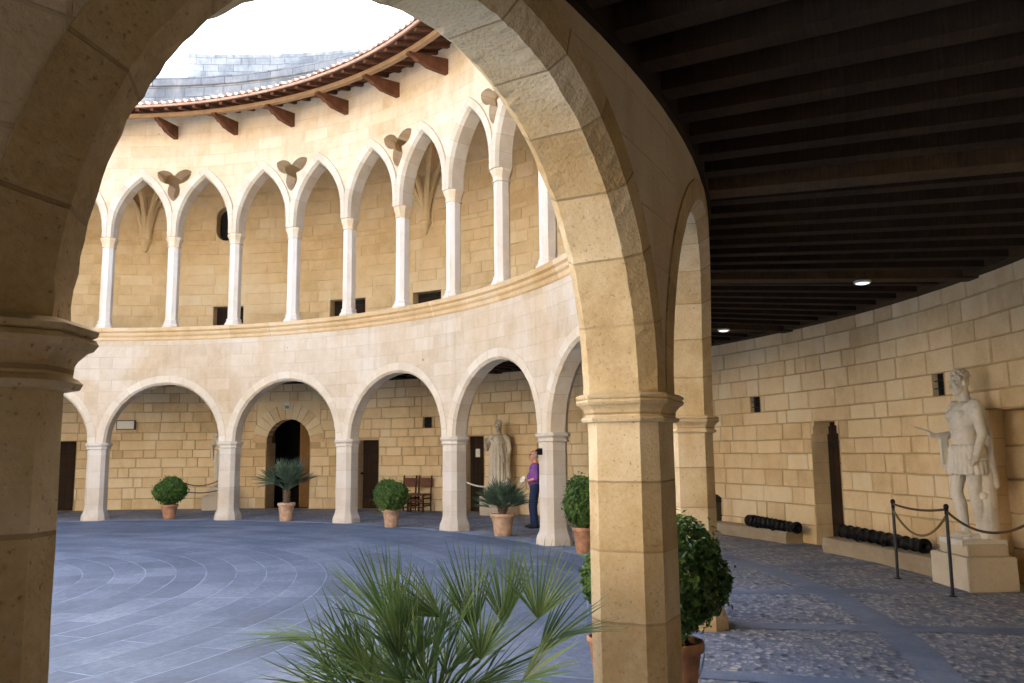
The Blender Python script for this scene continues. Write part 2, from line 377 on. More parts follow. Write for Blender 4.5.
# pebble floor of the gallery
m = NT('pebble_floor'); uv = m.uvm((1, 1, 1)); p = m.pos()
dn = m.noise(uv, 5, 3, .6); ds = m.n('ShaderNodeVectorMath', operation='SCALE'); ds.inputs['Scale'].default_value = .05; m.l(dn, 1, ds, 0); va = m.n('ShaderNodeVectorMath', operation='ADD'); m.l(uv, 0, va, 0); m.l(ds, 0, va, 1)
mp = m.n('ShaderNodeMapping'); mp.inputs['Scale'].default_value = (12, 20, 1); m.l(va, 0, mp, 0)
vo = m.n('ShaderNodeTexVoronoi', feature='F1'); vo.inputs['Scale'].default_value = 1; vo.inputs['Randomness'].default_value = .85; m.l(mp, 0, vo, 'Vector')
ve = m.n('ShaderNodeTexVoronoi', feature='DISTANCE_TO_EDGE'); ve.inputs['Scale'].default_value = 1; ve.inputs['Randomness'].default_value = .85; m.l(mp, 0, ve, 'Vector')
sx = m.n('ShaderNodeSeparateColor'); m.l(vo, 1, sx, 0)
r_ = m.ramp(sx, 0, [(.0, (.06, .068, .09)), (.3, (.17, .19, .23)), (.6, (.36, .37, .40)), (.85, (.45, .43, .40)), (1, (.54, .49, .43))])
er = m.ramp(ve, 0, [(.05, (0, 0, 0)), (.2, (1, 1, 1))])
x_ = m.mix((er, 0), (.17, .20, .26), (r_, 0))
n1 = m.noise(p, 1.1, 4, .6); nr = m.ramp(n1, 0, [(.3, (.75, .75, .78)), (.7, (1.15, 1.1, 1.05))]); x2 = m.mix(1.0, (x_, 2), (nr, 0), 'MULTIPLY')
sq = m.math('POWER', (ve, 0), .5); M['pebble'] = m.done(x2, 2, .6, m.bump(sq, 0, .5, .012), .35)

# roof tiles, cast pale by lichen
M['tile'] = stone('lichened_roof_tile', (.22, .13, .085), (.33, .23, .17), (.46, .39, .32), pits=.4, stain=(.33, .31, .28), stain_amt=.6, big=2)
M['fascia'] = plain('pink_mortar_edge', (.52, .32, .23), .85, var=.15)
M['earth'] = plain('dry_ground', (.2, .16, .11), .95, sc=.5)

# ================================================================= GROUND
def ring_sheet(name, r0, r1, z, mat, nr, nt_, uvscale_r, t0=0, t1=2 * pi, kind='structure'):
    mb = MB(); rows = []; uvr = []
    for i in range(nr + 1):
        r = r0 + (r1 - r0) * i / nr
        rows.append([cyl(r, t0 + (t1 - t0) * j / nt_, z) for j in range(nt_ + 1)])
        uvr.append([((t0 + (t1 - t0) * j / nt_) * uvscale_r, r) for j in range(nt_ + 1)])
    mb.grid(rows, uvr, smooth=False); o = mb.build(name, mat); o['kind'] = kind; return o
mb = MB(); mb.face([(-1500, -1500, -.12), (1500, -1500, -.12), (1500, 1500, -.12), (-1500, 1500, -.12)]); tag(mb.build('ground', M['earth']), kind='structure')
ring_sheet('courtyard_paving', .05, 11.12, 0.0, M['paving'], 8, 126, 6.3)
ring_sheet('gallery_floor', 11.44, 15.9, 0.0, M['pebble'], 8, 168, 13.0)
# kerb slabs between the two, real slabs with open joints
mb = MB(); 
for i in range(84):
    a0 = 2 * pi * i / 84 + .0006; a1 = 2 * pi * (i + 1) / 84 - .0006; c0 = random.random()
    zt = .006 + random.uniform(0, .004)
    ts = [a0 + (a1 - a0) * j / 3 for j in range(4)]
    mb.grid([[cyl(11.12, t, -.03) for t in ts], [cyl(11.124, t, zt) for t in ts], [cyl(11.436, t, zt) for t in ts], [cyl(11.44, t, -.03) for t in ts]], [[(t * 11, q) for t in ts] for q in (0, .03, .34, .37)], smooth=False, col=c0)
tag(mb.build('kerb', M['kerb']), kind='structure')
mb = MB()
def strip_sheet(r0, r1, t0, t1, n, m_):
    rows = [[cyl(r0 + (r1 - r0) * i / m_, t0 + (t1 - t0) * j / n, .005) for j in range(n + 1)] for i in range(m_ + 1)]
    mb.grid(rows, [[((t0 + (t1 - t0) * j / n) * 13, r0 + (r1 - r0) * i / m_) for j in range(n + 1)] for i in range(m_ + 1)], smooth=False)
strip_sheet(12.92, 13.2, 0, 2 * pi, 168, 1)
for i in range(42):
    t = TH0 + i * DA / 2
    strip_sheet(11.445, 12.92, t - .0105, t + .0105, 1, 3); strip_sheet(13.2, 15.1, t - .0095, t + .0095, 1, 3)
strip_sheet(15.0, 15.24, 0, 2 * pi, 168, 1) if False else None
tag(mb.build('paving_strips', M['kerb']), kind='structure')

# ================================================================= LOWER ARCADE
arc = thing('lower_arcade', 'ring of round stone arches on octagonal pillars around the paved courtyard', 'arcade')
HB = DA / 2 * R0; RA = HB - .225; ZS = HC + .0
def arch_path(ra, zs, n=28, stilt=0.0):
    P = [(ra, zs, 1, 0)] if stilt else []
    P += [(ra * cos(pi * i / n), zs + stilt + ra * sin(pi * i / n), cos(pi * i / n), sin(pi * i / n)) for i in range(n + 1)]
    if stilt: P += [(-ra, zs, -1, 0)]
    return P
ro = RA + .1
outer = [(HB, HC), (HB, SILL0), (-HB, SILL0), (-HB, HC)] + [(-u, z) for u, z, _, _ in [(-a, b, 0, 0) for a, b, c, d in reversed(arch_path(ro, HC, 24))]]
mb = MB(); sides = (lambda q: abs(q[0] - HB) < 1e-6, lambda q: abs(q[0] + HB) < 1e-6)
curved_panel(mb, outer, [], 0, R0, R0 + DP, R0, .3, sides)
proto = mb
full = MB()
for k in range(NB):
    tc = pth(k) - DA / 2; ca, sa = cos(tc), sin(tc)
    b = len(full.v); full.v += [(x * ca - y * sa, x * sa + y * ca, z) for x, y, z in proto.v]
    full.f += [tuple(i + b for i in f) for f in proto.f]; full.uv += [[(u + tc * R0, v) for u, v in q] for q in proto.uv]; full.col += proto.col; full.sm += proto.sm
full.build('spandrel_wall', M['facade'], arc)
mb = MB()
prof = [(.215, R0 - .008), (.05, R0 - .008), (.0, R0 + .045), (0, R0 + DP - .075), (.07, R0 + DP + .010), (.215, R0 + DP + .010), (.215, R0 + .05)]
prof = [(.215, R0 - .008), (.13, R0 - .008), (.05, R0 - .008), (.0, R0 + .045), (0, R0 + .13), (0, R0 + .23), (0, R0 + DP - .075), (.035, R0 + DP - .032), (.07, R0 + DP + .010), (.14, R0 + DP + .010), (.215, R0 + DP + .010), (.215, R0 + .05)]
sweep_arch(mb, arch_path(RA, HC, 110), prof, 0, R0)
for i, p in enumerate(mb.v):
    if i % 12 in (2, 3, 6, 7, 8): 
        q = Vector(p); f = noise.noise(q * 5) * .0025 + noise.noise(q * 17) * .008 + min(0, noise.noise(q * 9 + Vector((3, 1, 7))) + .25) * .022
        mb.v[i] = tuple(q + Vector((0, -q.y, -(q.z - HC))).normalized() * f * -1)
me = None
for k in range(NB):
    tc = pth(k) - DA / 2
    if me is None: o = mb.build('archivolt', M['ring'], arc, True); me = o.data
    else: o = link('archivolt', me, arc)
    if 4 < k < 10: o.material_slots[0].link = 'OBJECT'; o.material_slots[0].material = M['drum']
    o.rotation_euler = (0, 0, tc)
def octagon(wt, d, c, e=0):
    h, w2 = d / 2 + e, wt / 2 + e
    c2 = c + e * .55
    return [(-h, -w2 + c2), (-h, w2 - c2), (-h + c2, w2), (h - c2, w2), (h, w2 - c2), (h, -w2 + c2), (h - c2, -w2), (-h + c2, -w2)]
def loft(mb, secs, wt, d, c, caps=True):
    rows = []; uvr = []
    for z, e in secs:
        o = octagon(wt, d, c, e); rows.append([Vector((x, y, z)) for x, y in o])
        L = [0]
        for i in range(8): L.append(L[-1] + math.hypot(o[i][0] - o[(i + 1) % 8][0], o[i][1] - o[(i + 1) % 8][1]))
        uvr.append([(l, z) for l in L])
    mb.grid(rows, uvr, close=True, smooth=False)
    if caps: mb.face(list(reversed(rows[0]))); mb.face(rows[-1])
ZCAP = 1.745
shaft = MB(); loft(shaft, [(.28 + (ZCAP + .002 - .28) * i / 12, random.uniform(-.002, .002)) for i in range(13)], .45, DP, .08, False)
base = MB(); loft(base, [(0, .065), (.10, .06), (.15, .045), (.21, .018), (.285, .002)], .45, DP, .08)
capt = MB(); loft(capt, [(ZCAP, 0), (ZCAP + 0.0031, .028), (ZCAP + 0.0170, .034), (ZCAP + 0.0279, .024), (ZCAP + 0.0326, .014), (ZCAP + 0.0581, .016), (ZCAP + 0.0697, .022), (ZCAP + 0.0891, .040), (ZCAP + 0.0930, .05), (ZCAP + 0.1085, .060), (ZCAP + 0.1201, .054), (ZCAP + 0.1225, .046), (ZCAP + 0.1271, .056), (ZCAP + 0.1395, .06), (ZCAP + 0.1538, .035)], .45, DP, .08)
first = None
for k in range(NB):
    if first is None:
        first = shaft.build('pillar', M['drum'], arc, True); base.build('base', M['drum'], first, True); capt.build('capital', M['drum'], first, True); o = first
    else: o = copy_tree(first, arc)
    o.location = cyl(R0 + DP / 2, pth(k), 0); o.rotation_euler = (0, 0, pth(k))
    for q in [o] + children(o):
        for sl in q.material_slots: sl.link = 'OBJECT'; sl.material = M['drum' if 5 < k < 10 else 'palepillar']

# ================================================================= UPPER GALLERY
upg = thing('upper_gallery', 'upper storey of tall pointed arches with trefoil openings on slim pale columns', 'gallery')
mb = MB()
n = 252; pr_ = [(R0 + DP, SILL0), (R0 - .012, SILL0), (R0 - .03, SILL0 + .03), (R0 - .035, SILL0 + .09), (R0 - .075, SILL0 + .13), (R0 - .085, SILL0 + .17), (R0 - .07, SILL0 + .185), (R0 - .075, SILL0 + .2), (R0 - .12, SILL0 + .235), (R0 - .13, SILL1), (R0 + DP + .05, SILL1)]
L = [0]
for i in range(1, len(pr_)): L.append(L[-1] + math.hypot(pr_[i][0] - pr_[i - 1][0], pr_[i][1] - pr_[i - 1][1]))
mb.grid([[cyl(r, 2 * pi * j / n, z) for j in range(n)] for r, z in pr_], [[(2 * pi * j / n * R0, l) for j in range(n + 1)] for l in L], close=True, smooth=False)
mb.build('cornice', M['cornice'], upg)
# wall with pointed openings and trefoils
UB = HB / 2; UA = UB - .145; ZU = 7.157; STILT = .16; APEX = 8.70; WTOP = 10.42
hh = APEX - ZU - STILT; RR = (UA * UA + hh * hh) / (2 * UA); CX = RR - UA
def pointed(off=0.0, n=10):
    P = [(UA + off, ZU)]; r = RR + off
    zmax = math.sqrt(r * r - CX * CX)
    am = math.asin(zmax / r)
    for i in range(n + 1):
        a = am * i / n; P.append((-CX + r * cos(a), ZU + STILT + r * sin(a)))
    return P
def lancet(off, n=10):
    h = pointed(off, n); h[-1] = (0, h[-1][1]); return h + [(-u, z) for u, z in reversed(h[:-1])]
holes = []
bot = []
hw = HB
outline = [(hw, ZU), (hw, WTOP), (-hw, WTOP), (-hw, ZU)]
for s_ in (-1, 1):
    L_ = [(u + s_ * UB, z) for u, z in lancet(.05)]
    outline += list(reversed(L_))
def trefoil(n=72):
    P = []
    for i in range(n):
        a = 2 * pi * i / n; d = (a - pi / 6) % (2 * pi / 3)      # lobes at 30, 150 and 270 degrees, each with a pointed tip
        if d > pi / 3: d -= 2 * pi / 3
        r = .155 + .37 * (.42 * (1 - abs(sin(1.5 * d))) + .58 * (.5 + .5 * cos(3 * d)) ** .75)
        P.append((r * cos(a), 8.62 + r * sin(a)))
    return P
mb = MB(); UR0, UR1 = R0 + .0, R0 + .36
curved_panel(mb, outline, [trefoil()], 0, UR0, UR1, R0, .3, sides)
full = MB(); proto = mb
for k in range(NB):
    tc = pth(k) - DA / 2; ca, sa = cos(tc), sin(tc)
    b = len(full.v); full.v += [(x * ca - y * sa, x * sa + y * ca, z) for x, y, z in proto.v]
    full.f += [tuple(i + b for i in f) for f in proto.f]; full.uv += [[(u + tc * R0, v) for u, v in q] for q in proto.uv]; full.col += proto.col; full.sm += proto.sm
full.build('gallery_wall', M['facade_up'], upg)
pp = pointed(0, 12); pp[-1] = (0, pp[-1][1])
path = []
def addp(P):
    Q = []
    for i, (u, z) in enumerate(P):
        if i == 0: nu, nz = 1, 0
        else:
            dx, dz = u + CX, max(z - ZU - STILT, 0); l = math.hypot(dx, dz); nu, nz = dx / l, dz / l
        Q.append((u, z, nu, nz))
    return Q
half = addp(pp); u, z, nu, nz = half[-1]; half[-1] = (0, z, 0, 1 / max(nz, .3))
path = half + [(-u, z, -nu, nz) for u, z, nu, nz in reversed(half[:-1])]
mb = MB(); sweep_arch(mb, path, [(.21, UR0 - .045), (.05, UR0 - .045), (.0, UR0 + .03), (0, UR1 - .02), (.03, UR1 + .012), (.21, UR1 + .012), (.21, UR0 + .05)], 0, R0, UB - .003)
me = None
for k in range(NB):
    for s_ in (-1, 1):
        tc = pth(k) - DA / 2 + s_ * DA / 4
        if me is None: o = mb.build('arch_moulding', M['ring'], upg, True); me = o.data
        else: o = link('arch_moulding', me, upg)
        o.rotation_euler = (0, 0, tc)
csh = MB(); loft(csh, [(SILL1 + .2, 0), (6.9, 0)], .27, .30, .075, False)
cba = MB(); loft(cba, [(SILL1 + .001, .065), (SILL1 + .07, .065), (SILL1 + .085, .05), (SILL1 + .14, .022), (SILL1 + .17, .03), (SILL1 + .19, .02), (SILL1 + .205, .002)], .27, .30, .075)
cca = MB(); loft(cca, [(6.895, .002), (6.90, .022), (6.925, .022), (6.935, .008), (6.99, .012), (7.05, .034), (7.09, .05), (7.1, .058), (7.15, .058), (7.157, .045)], .27, .30, .075)
first = None
for k in range(2 * NB):
    if first is None:
        first = csh.build('column', M['column'], upg, True); cba.build('base', M['column'], first, True); cca.build('capital', M['facade_up'], first, True); o = first
    else: o = copy_tree(first, upg)
    t = pth(k / 2); o.location = cyl(R0 + .18, t, 0); o.rotation_euler = (0, 0, t)

# ================================================================= GALLERY BACK WALL of irregular blocks
gw = thing('gallery_back_wall', 'long curved gallery wall of irregular honey stone blocks with doors and small windows', 'wall')
def wall_blocks(name, t0, t1, courses, cuts, mat, wmin, wmax, parent, rw=RW, prot=.009, gap=.0035, seed=1):
    rnd = random.Random(seed); mb = MB()
    for ci in range(len(courses) - 1):
        z0, z1 = courses[ci], courses[ci + 1]
        t = t0 - rnd.random() * .03
        joints = [t]
        while t < t1: 
            t += rnd.uniform(wmin, wmax) * (1.35 if rnd.random() < .2 else 1) / rw; joints.append(t)
        for a, b in zip(joints, joints[1:]):
            segs = [(a, b)]
            for (c0, c1, d0, d1) in cuts:
                if d0 < z1 - .02 and d1 > z0 + .02:
                    ns = []
                    for (p, q) in segs:
                        if q <= c0 or p >= c1: ns.append((p, q)); continue
                        if p < c0: ns.append((p, c0))
                        if q > c1: ns.append((c1, q))
                    segs = ns
            for p, q in segs:
                if (q - p) * rw < .05: continue
                g = (gap + rnd.uniform(0, .005)) / 2; gt = g / rw; e = .012; et = e / rw
                ro_ = rw + .03; ri = rw - prot - rnd.uniform(-.005, .006)
                nq = max(1, int((q - p) * rw / .4)); wob = lambda: rnd.uniform(-.006, .006)
                za, zb = z0 + g + wob() * .5, z1 - g + wob() * .5; w1, w2, w3, w4 = wob() / rw, wob() / rw, wob(), wob()
                o_ = [(p + gt + w1, za), (q - gt + w2, za + w3), (q - gt + w2, zb + w4), (p + gt + w1, zb)]
                cx_, cz_ = (p + q) / 2, (z0 + z1) / 2
                i_ = [(p + gt + w1 + et, za + e), (q - gt + w2 - et, za + w3 + e), (q - gt + w2 - et, zb + w4 - e), (p + gt + w1 + et, zb - e)]
                col = min(1, max(0, rnd.gauss(.5, .2)))
                tl = [rnd.uniform(-.004, .004) for _ in range(4)]
                O = [cyl(ro_, x, y) for x, y in o_]; I = [cyl(ri + tl[n_], x, y) for n_, (x, y) in enumerate(i_)]
                uvs = lambda L_: [(x * rw, y) for x, y in L_]
                # front face split for the bend
                if nq > 1:
                    for s in range(nq):
                        f0, f1 = s / nq, (s + 1) / nq
                        lp = lambda A, B, f: (A[0] + (B[0] - A[0]) * f, A[1] + (B[1] - A[1]) * f)
                        q4 = [lp(i_[0], i_[1], f0), lp(i_[0], i_[1], f1), lp(i_[3], i_[2], f1), lp(i_[3], i_[2], f0)]
                        rr = [ri + tl[0] + (tl[1] - tl[0]) * f0, ri + tl[0] + (tl[1] - tl[0]) * f1, ri + tl[3] + (tl[2] - tl[3]) * f1, ri + tl[3] + (tl[2] - tl[3]) * f0]
                        mb.face([cyl(rr[n_], *q4[n_]) for n_ in (3, 2, 1, 0)], uvs([q4[n_] for n_ in (3, 2, 1, 0)]), col)
                else: mb.face([I[3], I[2], I[1], I[0]], uvs([i_[n_] for n_ in (3, 2, 1, 0)]), col)
                for n_ in range(4):
                    k_ = (n_ + 1) % 4; mb.face([O[k_], O[n_], I[n_], I[k_]], uvs([o_[k_], o_[n_], i_[n_], i_[k_]]), col)
    return mb.build(name, mat, parent)
D = rad
# openings: theta0, theta1, z0, z1, depth, fill
low_courses = [0, .31, .64, .93, 1.22, 1.5, 1.74, 2.02, 2.25, 2.55, 2.86, 3.13, 3.42, 3.72]
op = []
op.append(('door_r', D(-31.0), D(-28.3), 0, 2.02, .5))
op.append(('win1', D(-23.2), D(-22.15), 2.25, 2.55, .075))
op.append(('win2', D(-40.75), D(-39.75), 2.25, 2.55, .075))
op.append(('niche', D(-51.5), D(-43.3), 0, 2.02, .28))
op.append(('door_arch', D(31.1), D(36.3), 0, 1.91, .6))
op.append(('door_m', D(22.7), D(25.3), 0, 1.95, .45))
op.append(('door_s', D(9.6), D(12.2), 0, 2.0, .45))
op.append(('win3', D(16.1), D(17.2), 2.25, 2.55, .075))
op.append(('door_l', D(57.2), D(60.3), 0, 2.02, .5))
cuts = [(a, b, c, d) for _, a, b, c, d, _ in op] + [(D(29.9), D(37.5), 1.91, 3.13)]
T0, T1 = D(-76), D(70)
cuts[-2] = cuts[-2]
low_courses2 = sorted(set(low_courses + [1.91]))
wall_blocks('block_facing', T0, T1, low_courses, cuts, M['block'], .24, .80, gw, seed=3)
# mortar bed behind, with the same openings
tc = (T0 + T1) / 2; hwid = (T1 - T0) / 2 * RW
holes = []
for _, a, b, c, d, _ in op:
    c_ = -.02 if c == 0 else c
    holes.append([((a - tc) * RW, max(c, .001)), ((b - tc) * RW, max(c, .001)), ((b - tc) * RW, d), ((a - tc) * RW, d)])
mb = MB()
n_arch = 16; ac = (D(31.1) + D(36.3)) / 2; ar = (D(36.3) - D(31.1)) / 2 * RW
hh_ = [((a) , b) for a, b in []]
for i, h in enumerate(holes):
    if op[i][0] == 'door_arch':
        holes[i] = [((ac - tc) * RW - ar, .001), ((ac - tc) * RW + ar, .001), ((ac - tc) * RW + ar, 1.91)] + [((ac - tc) * RW + ar * cos(pi * j / n_arch), 1.91 + ar * sin(pi * j / n_arch)) for j in range(1, n_arch)] + [((ac - tc) * RW - ar, 1.91)]
curved_panel(mb, [(-hwid, -.1), (hwid, -.1), (hwid, 4.3), (-hwid, 4.3)], holes, tc, RW + .009, RW + .35, RW, .4, (), back=False)
mb.build('wall_core', M['mortar'], gw)
# far remainder of the circle (behind the camera)
mb = MB(); rows = []; uvr = []
for z in (-.1, 4.3): rows.append([cyl(RW, T1 + (2 * pi - (T1 - T0)) * j / 60, z) for j in range(61)]); uvr.append([((T1 + (2 * pi - (T1 - T0)) * j / 60) * RW, z) for j in range(61)])
mb.grid(rows, uvr, smooth=False); mb.build('plain_wall', M['block'], gw)
# fan of voussoirs round the arched door
mb = MB()
ring_n = 13
for i in range(ring_n):
    a0 = pi * i / ring_n + .006; a1 = pi * (i + 1) / ring_n - .006; r1 = .62 + random.uniform(-.03, .03); c0 = random.random()
    q = [(ac + ar * cos(a0) / RW, 1.91 + ar * sin(a0)), (ac + (ar + r1 * .72) * cos(a0) / RW, 1.91 + (ar + r1 * .72) * sin(a0)), (ac + (ar + r1 * .72) * cos(a1) / RW, 1.91 + (ar + r1 * .72) * sin(a1)), (ac + ar * cos(a1) / RW, 1.91 + ar * sin(a1))]
    F = [cyl(RW - .022, x, y) for x, y in q]; B_ = [cyl(RW + .3, x, y) for x, y in q]
    mb.face(F, [(x * RW, y) for x, y in q], c0)
    for n_ in range(4): k_ = (n_ + 1) % 4; mb.face([F[n_], B_[n_], B_[k_], F[k_]], None, c0)
mb.build('door_voussoirs', M['block'], gw)
mb = MB()  # filling between voussoirs and courses
R2 = ar + .435
zc_ = 1.91
outl = [((D(29.9) - ac) * RW, 1.91), (-R2, 1.91)] + [(-R2 * cos(pi * j / 20), 1.91 + R2 * sin(pi * j / 20)) for j in range(1, 20)] + [(R2, 1.91), ((D(37.5) - ac) * RW, 1.91), ((D(37.5) - ac) * RW, 3.13), ((D(29.9) - ac) * RW, 3.13)]
curved_panel(mb, outl, [], ac, RW - .014, RW + .1, RW, .3, (), back=False)
mb.build('door_surround', M['block'], gw)
# jambs (the sides of each opening) and what fills them
def jamb(t, z0, z1, r0, r1, mat, name='jamb', flip=False):
    mb = MB(); nz = max(1, int((z1 - z0) / .33))
    for i in range(nz):
        a, b = z0 + (z1 - z0) * i / nz + .004, z0 + (z1 - z0) * (i + 1) / nz - .004
        q = [cyl(r0, t, a), cyl(r1, t, a), cyl(r1, t, b), cyl(r0, t, b)]
        mb.face(q if not flip else q[::-1], [(0, a), (r1 - r0, a), (r1 - r0, b), (0, b)], random.uniform(.3, .7))
    return mb
def door_leaf(name, t0, t1, z0, z1, r, mat, parent, nplank=5, ajar=0, head=None):
    """planks with gaps, three iron straps, ring handle"""
    mb = MB(); wd = (t1 - t0) * r; tc_ = (t0 + t1) / 2; c = cyl(r, tc_, 0)
    rot = Matrix.Rotation(tc_ + pi / 2, 3, 'Z')
    for i in range(nplank):
        u = -wd / 2 + wd * (i + .5) / nplank
        zt = z1 if head is None else z1 + head * math.sqrt(max(0, 1 - (2 * u / wd) ** 2))
        mb.box(c + rot @ Vector((u, 0, 0)) + Vector((0, 0, (z0 + zt) / 2)), (wd / nplank - .008, .05, zt - z0), rot)
    o = mb.build(name, mat, parent)
    mb = MB()
    for zz in (.35, 1.0, 1.65): mb.box(c + rot @ Vector((0, .035, 0)) + Vector((0, 0, z0 + zz)), (wd * .9, .012, .05), rot)
    mb.build('iron_strap', M['iron'], o)
    mb = MB(); mb.lathe([(.02, 0), (.03, .01), (.03, .03), (.012, .05), (.012, .08), (.028, .09), (.028, .11), (.01, .12)], 10, origin=c + rot @ Vector((-wd * .36, .03, 0)) + Vector((0, 0, 1.0)), axis=rot @ Matrix.Rotation(-pi / 2, 3, 'X'))
    mb.build('handle', M['iron'], o)
    return o
door_leaf('unseen_dark_gate', D(-101), D(-79), .005, 3.55, RW - .06, M['door'], gw, 16)  # unseen gate added behind the camera, dark so the near pillar stays dim
jb = MB()
def addj(src):
    b = len(jb.v); jb.v += src.v; jb.f += [tuple(i + b for i in f) for f in src.f]; jb.uv += src.uv; jb.col += src.col; jb.sm += src.sm
for nm, a, b, c, d, dep in op:
    addj(jamb(a + .0004, c, d, RW - .014, RW + dep, None)); addj(jamb(b - .0004, c, d, RW - .014, RW + dep, None, flip=True))
    if nm != 'door_arch':
        q = [cyl(RW - .014, a, d - .003), cyl(RW + dep, a, d - .003), cyl(RW + dep, b, d - .003), cyl(RW - .014, b, d - .003)]; jb.face(q, [(0, 0), (dep, 0), (dep, .6), (0, .6)])
        if c > 0:
            q = [cyl(RW - .014, a, c + .003), cyl(RW + dep, a, c + .003), cyl(RW + dep, b, c + .003), cyl(RW - .014, b, c + .003)]; jb.face(q[::-1], [(0, 0), (dep, 0), (dep, .6), (0, .6)])
jb.build('jamb', M['block'], gw)
for nm, a, b, c, d, dep in op:
    if nm in ('door_r', 'door_m', 'door_s', 'door_l'): door_leaf('door', a, b, .005, d, RW + dep - .12 - (.06 if nm == 'door_r' else 0), M['door'], gw)
    if nm.startswith('win'):
        mb = MB(); rr = RW + .03; nn = 2
        for i in range(1, nn + 1):
            t = a + (b - a) * i / (nn + 1); mb.tube([cyl(rr, t, c), cyl(rr, t, d)], .008, 6)
        for i in (1, 2): 
            z = c + (d - c) * i / 3; mb.tube([cyl(rr - .012, a, z), cyl(rr - .012, b, z)], .007, 6)
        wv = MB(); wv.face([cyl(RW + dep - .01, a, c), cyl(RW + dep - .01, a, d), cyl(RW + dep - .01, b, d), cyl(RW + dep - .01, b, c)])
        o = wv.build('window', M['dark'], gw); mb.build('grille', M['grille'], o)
    if nm == 'niche':
        nb = wall_blocks('niche_back', a, b, [0, .4, .8, 1.2, 1.6, 2.02], [], M['block'], .5, 1.0, gw, rw=RW + dep, seed=9)
# shouldered corners at the head of the near door
mb = MB()
for s_, t in ((1, D(-31.0)), (-1, D(-28.3))):
    for i, (wz, dz) in enumerate(((.045, .13), (.085, .07))):
        z0 = 2.02 - .2 + (.0 if i == 0 else .13)
        mb.face([cyl(RW - .012, t, z0), cyl(RW - .012, t + s_ * wz / RW, z0), cyl(RW - .012, t + s_ * wz / RW, z0 + dz), cyl(RW - .012, t, z0 + dz)], [(0, 0), (.1, 0), (.1, .1), (0, .1)])
        mb.face([cyl(RW - .012, t + s_ * wz / RW, z0), cyl(RW + .3, t + s_ * wz / RW, z0), cyl(RW + .3, t + s_ * wz / RW, z0 + dz), cyl(RW - .012, t + s_ * wz / RW, z0 + dz)])
        mb.face([cyl(RW - .012, t, z0), cyl(RW + .3, t, z0), cyl(RW + .3, t + s_ * wz / RW, z0), cyl(RW - .012, t + s_ * wz / RW, z0)])
mb.build('door_head', M['block'], gw)
# arched door: dark room behind, one leaf standing open on the right
a, b = D(31.1), D(36.3)
mb = MB(); rb_ = RW + 2.2
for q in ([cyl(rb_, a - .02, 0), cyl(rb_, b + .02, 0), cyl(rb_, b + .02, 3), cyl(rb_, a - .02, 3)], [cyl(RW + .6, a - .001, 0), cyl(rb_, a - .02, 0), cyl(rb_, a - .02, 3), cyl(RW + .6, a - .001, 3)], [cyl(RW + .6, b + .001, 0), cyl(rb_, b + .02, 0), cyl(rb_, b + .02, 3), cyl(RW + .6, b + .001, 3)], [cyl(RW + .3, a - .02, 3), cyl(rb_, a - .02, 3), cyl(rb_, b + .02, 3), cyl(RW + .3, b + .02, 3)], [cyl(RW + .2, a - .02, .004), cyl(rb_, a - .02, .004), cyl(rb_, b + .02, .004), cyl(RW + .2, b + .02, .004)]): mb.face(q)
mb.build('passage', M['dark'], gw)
mb = MB(); tq = a + .0022; wd = .62
e_r = Vector((cos(tq), sin(tq), 0)); e_t = Vector((-sin(tq), cos(tq), 0)); dirv = (e_r * .45 + e_t * .89)
for i in range(4):
    u0, u1 = wd * i / 4 + .004, wd * (i + 1) / 4 - .004; um = (u0 + u1) / 2
    zt = 1.91 + math.sqrt(max(0, ar ** 2 - (ar - um * .89) ** 2)) * .97
    p0 = cyl(RW + .2, tq, 0) + dirv * u0; p1 = cyl(RW + .2, tq, 0) + dirv * u1; nrm = Vector((dirv.y, -dirv.x, 0)) * .05
    P = [p0, p1, p1 + nrm, p0 + nrm]
    lo = [p + Vector((0, 0, .02)) for p in P]; hi = [p + Vector((0, 0, zt)) for p in P]
    mb.face(lo); mb.face(hi)
    for n_ in range(4): k_ = (n_ + 1) % 4; mb.face([lo[n_], lo[k_], hi[k_], hi[n_]], [(0, 0), (.15, 0), (.15, 2), (0, 2)])
o = mb.build('door', M['doorochre'], gw); o['label'] = 'ochre timber door leaf standing ajar in the round arched doorway'

# ================================================================= TIMBER CEILING over the lower gallery
tcg = thing('timber_ceiling', 'dark timber ceiling of radial joists and boards over the lower gallery', 'ceiling')
mb = MB(); n = 168
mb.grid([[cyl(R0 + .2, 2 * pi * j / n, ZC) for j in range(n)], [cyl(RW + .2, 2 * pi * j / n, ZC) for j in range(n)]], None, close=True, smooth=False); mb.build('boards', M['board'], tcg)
def radial_box(mb, t, r0, r1, w_, z0, z1):
    er = Vector((cos(t), sin(t), 0)); et = Vector((-sin(t), cos(t), 0))
    c = er * ((r0 + r1) / 2) + Vector((0, 0, (z0 + z1) / 2))
    mb.box(c, (r1 - r0, w_, z1 - z0), Matrix((er, et, Vector((0, 0, 1)))).transposed())
jm = None; bm_ = None
for i in range(-5, 83):
    t = D(-60.9 - 17.143 * 2) + D(1.9048) * i
    main = i % 9 == 0
    if main:
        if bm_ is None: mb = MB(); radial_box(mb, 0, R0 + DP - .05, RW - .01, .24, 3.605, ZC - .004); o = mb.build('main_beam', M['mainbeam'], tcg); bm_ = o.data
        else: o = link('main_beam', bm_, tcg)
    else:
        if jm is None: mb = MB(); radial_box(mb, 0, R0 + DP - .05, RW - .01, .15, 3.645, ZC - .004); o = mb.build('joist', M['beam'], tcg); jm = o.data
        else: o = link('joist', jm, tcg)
    o.rotation_euler = (0, 0, t)
mb = MB(); n = 252
